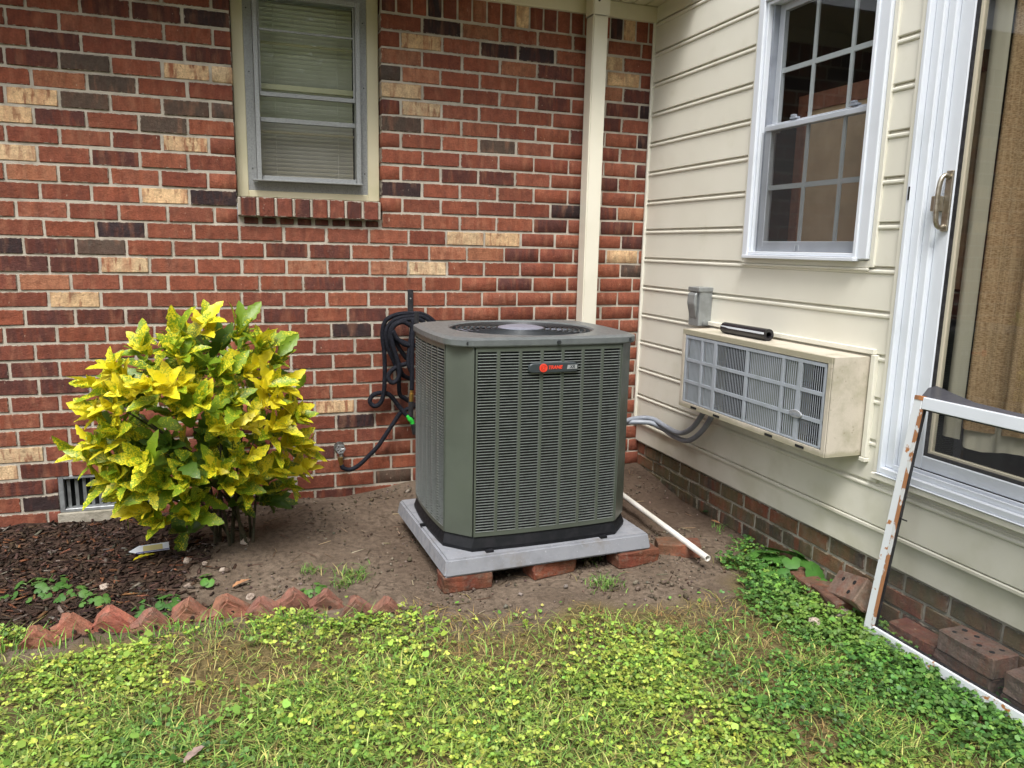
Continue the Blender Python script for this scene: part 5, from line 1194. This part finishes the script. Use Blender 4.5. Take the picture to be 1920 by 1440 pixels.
blades(5000, lambda a, b: sst(.06, .0, np.abs(lawn_d(a, b) - .02)) * (a < -1.75) * .9, [(.1, .24, .04), (.14, .3, .05)], [1, 1], .04, .11, .9, 'edge_grass', 'longer grass blades along the brick edging', (.0012, .0024), y0=-1.5, y1=-1.1)
def tuft(px_, py_, s_, n_): 
    c = PZ(px_, py_, .0); return lambda a, b: np.exp(-((a - c[0]) ** 2 + (b - c[1]) ** 2) / s_ ** 2)
tf = [tuft(585, 1075, .035, 0), tuft(660, 1083, .05, 0), tuft(1190, 950, .0, 0) if False else tuft(1500, 1040, .03, 0), tuft(1105, 1052, .03, 0), tuft(1400, 1055, .05, 0), tuft(1700, 1150, .06, 0), tuft(1830, 1270, .08, 0), tuft(640, 1100, .03, 0), tuft(1130, 1100, .05, 0), tuft(1360, 985, .04, 0)]
blades(300000, lambda a, b: np.clip(sum(f_(a, b) for f_ in tf), 0, 1) * .35, [(.08, .17, .035), (.12, .2, .05), (.2, .18, .08)], [3, 2, 1], .015, .055, 1.4, 'grass_tufts', 'small grass tufts rising from the bare soil', x0=-3, y1=-.6, y0=-2.7)
# scattered sprigs over the bare soil
x_, y_ = sample(2600, lambda a, b: sst(.35, .0, -lawn_d(a, b)) * sst(.5, .7, vn(a, b, 5, 30)) * .8, y1=-.9); n = len(x_); sz = rng.uniform(.004, .009, n)
tl = np.stack([rng.normal(0, .4, n), rng.normal(0, .4, n), np.ones(n)], -1); tl /= np.linalg.norm(tl, axis=1)[:, None]
v_, f_, s_, c_ = leaf_fan(np.stack([x_, y_, gz(x_, y_) + rng.uniform(.003, .018, n)], -1), sz, tl, 6, pick(n, [(.1, .25, .04), (.2, .34, .05), (.34, .36, .1)], [3, 2, 1]), .3)
o = link('soil_sprigs', np_mesh('soil_sprigs', v_, f_, s_, m_weed, c_)); o['kind'] = 'stuff'; tag(o, 'tiny green sprigs dotted over the bare soil', 'weeds')
GREEN = 1.0
# bark mulch, clods, twigs
def boxes(x_, y_, L_, Wd, T_, name, label, cat, mat, cols, tilt=.35, lift=.3):
    n = len(x_); a_ = rng.random(n) * 6.283; rl_, pt_ = rng.normal(0, tilt, n), rng.normal(0, tilt * .6, n)
    ca, sa = np.cos(a_), np.sin(a_); e1 = np.stack([ca * np.cos(pt_), sa * np.cos(pt_), np.sin(pt_)], -1); e2 = np.stack([-sa * np.cos(rl_), ca * np.cos(rl_), np.sin(rl_)], -1); e3 = np.cross(e1, e2)
    c = np.stack([x_, y_, gz(x_, y_) + T_ * .5 + rng.random(n) * lift * .02], -1); V = np.empty((n, 8, 3)); i = 0
    for dz_ in (-.5, .5):
        for dx_, dy_ in ((-.5, -.5), (.5, -.5), (.5, .5), (-.5, .5)):
            j1, j2 = rng.uniform(.6, 1.1, n), rng.uniform(.5, 1.1, n); V[:, i] = c + e1 * (L_ * dx_ * j1)[:, None] + e2 * (Wd * dy_ * j2)[:, None] + e3 * (T_ * dz_)[:, None]; i += 1
    q_ = np.array([(0, 3, 2, 1), (4, 5, 6, 7), (0, 1, 5, 4), (1, 2, 6, 5), (2, 3, 7, 6), (3, 0, 4, 7)]).ravel(); F = (np.arange(n)[:, None] * 8 + q_).ravel()
    o = link(name, np_mesh(name, V.reshape(-1, 3), F, np.full(n * 6, 4), mat, np.repeat(cols, 8, axis=0))); o['kind'] = 'stuff'; return tag(o, label, cat)
x_, y_ = sample(9500, lambda a, b: sst(-2.22, -2.5, a + (vn(a, b, 6, 2) - .5) * .3) * sst(-1.27, -1.2, b) * (.5 + .5 * vn(a, b, 4)), x0=-4.2, x1=-2., y0=-1.3, y1=-.03); n = len(x_)
boxes(x_, y_, rng.uniform(.015, .065, n), rng.uniform(.005, .016, n), rng.uniform(.002, .005, n), 'bark_mulch', 'dark brown bark mulch covering the bed at the left', 'mulch', m_chips, pick(n, [(.05, .03, .022), (.08, .05, .036), (.035, .022, .018), (.2, .085, .045), (.14, .12, .1)], [4, 4, 3, .8, .7]))
x_, y_ = sample(5200, lambda a, b: sst(.06, -.04, lawn_d(a, b)) * (.12 + .88 * sst(.5, .75, vn(a, b, 5, 33))) * sst(-2.6, -2.2, a), x0=-2.6, x1=-.02, y0=-1.75, y1=-.01); n = len(x_); s_ = rng.uniform(.003, .011, n) * (1 + 1.1 * (rng.random(n) < .05))
boxes(x_, y_, s_, s_ * rng.uniform(.6, 1, n), s_ * rng.uniform(.5, .9, n), 'soil_clods', 'crumbled clods and grit on the bare soil', 'soil', m_clod, pick(n, [(.15, .118, .09), (.19, .155, .12), (.11, .085, .065), (.3, .26, .21)], [4, 3, 3, .8]), .8, .1)
x_, y_ = sample(420, lambda a, b: sst(.25, -.04, lawn_d(a, b)) * .5 + .1, x0=-2.6, x1=-.05, y0=-1.9, y1=-.1); n = len(x_)
boxes(x_, y_, rng.uniform(.03, .10, n), rng.uniform(.0015, .003, n), rng.uniform(.0015, .003, n), 'twigs', 'thin dry twigs and straw lying on the bare soil', 'twigs', m_clod, pick(n, [(.26, .19, .12), (.14, .09, .06), (.4, .33, .22)], [2, 2, 1]), .12, .2)

# ------------------------------------------------------------------ trees across the garden (mirrored in the window glass)
m_bark = M('tree_bark', (.09, .07, .05), .9, (.05, .04, .03), 12, bmp=(40, .8))
def garden_tree(x_, y_, h_, r_, label, seed):
    rg_ = np.random.default_rng(seed); t_ = thing('garden_tree', label, 'tree', (x_, y_, 0), 'trees across the garden behind the photographer')
    b = MB().tube([(x_, y_, -.1), (x_ + .05, y_, h_ * .25), (x_ - .05, y_ + .1, h_ * .6)], [.2, .16, .07], 10)
    for k in range(6):
        a_ = k * 1.05 + seed; z_ = h_ * (.25 + .05 * k); b.tube([(x_, y_, z_), (x_ + r_ * .35 * math.cos(a_), y_ + r_ * .35 * math.sin(a_), z_ + h_ * .12), (x_ + r_ * .75 * math.cos(a_), y_ + r_ * .75 * math.sin(a_), z_ + h_ * .22)], [.07, .05, .02], 6)
    part(t_, 'trunk', m_bark, b, smooth=True)
    nc, npc = 110, 240; c_ = rg_.normal(0, 1, (nc, 3)); c_ /= np.linalg.norm(c_, axis=1)[:, None]; c_ *= (rg_.random(nc) ** .4)[:, None]
    c_ = c_ * [r_, r_, h_ * .42] + [x_, y_, h_ * .55]; P = np.repeat(c_, npc, axis=0) + rg_.normal(0, r_ * .2, (nc * npc, 3)); P[:, 2] = np.maximum(P[:, 2], .6); n = len(P)
    tl = rg_.normal(0, 1, (n, 3)) + [0, 0, .8]; tl /= np.linalg.norm(tl, axis=1)[:, None]
    v_, f_, s_, c2 = leaf_fan(P, rg_.uniform(.06, .11, n), tl, 5, np.array([.06, .11, .025]) * rg_.uniform(.6, 1.5, n)[:, None])
    link('crown', np_mesh('crown', v_, f_, s_, m_weed, c2), t_)
garden_tree(-6.6, -12.5, 8.5, 2.8, 'tall leafy tree mirrored at the left of the storm window glass', 3)
garden_tree(-2.2, -14.5, 9.5, 3.2, 'tallest leafy tree mirrored in the middle of the storm window glass', 5)
garden_tree(2.6, -13., 8., 2.9, 'leafy tree mirrored at the right of the storm window glass', 8)
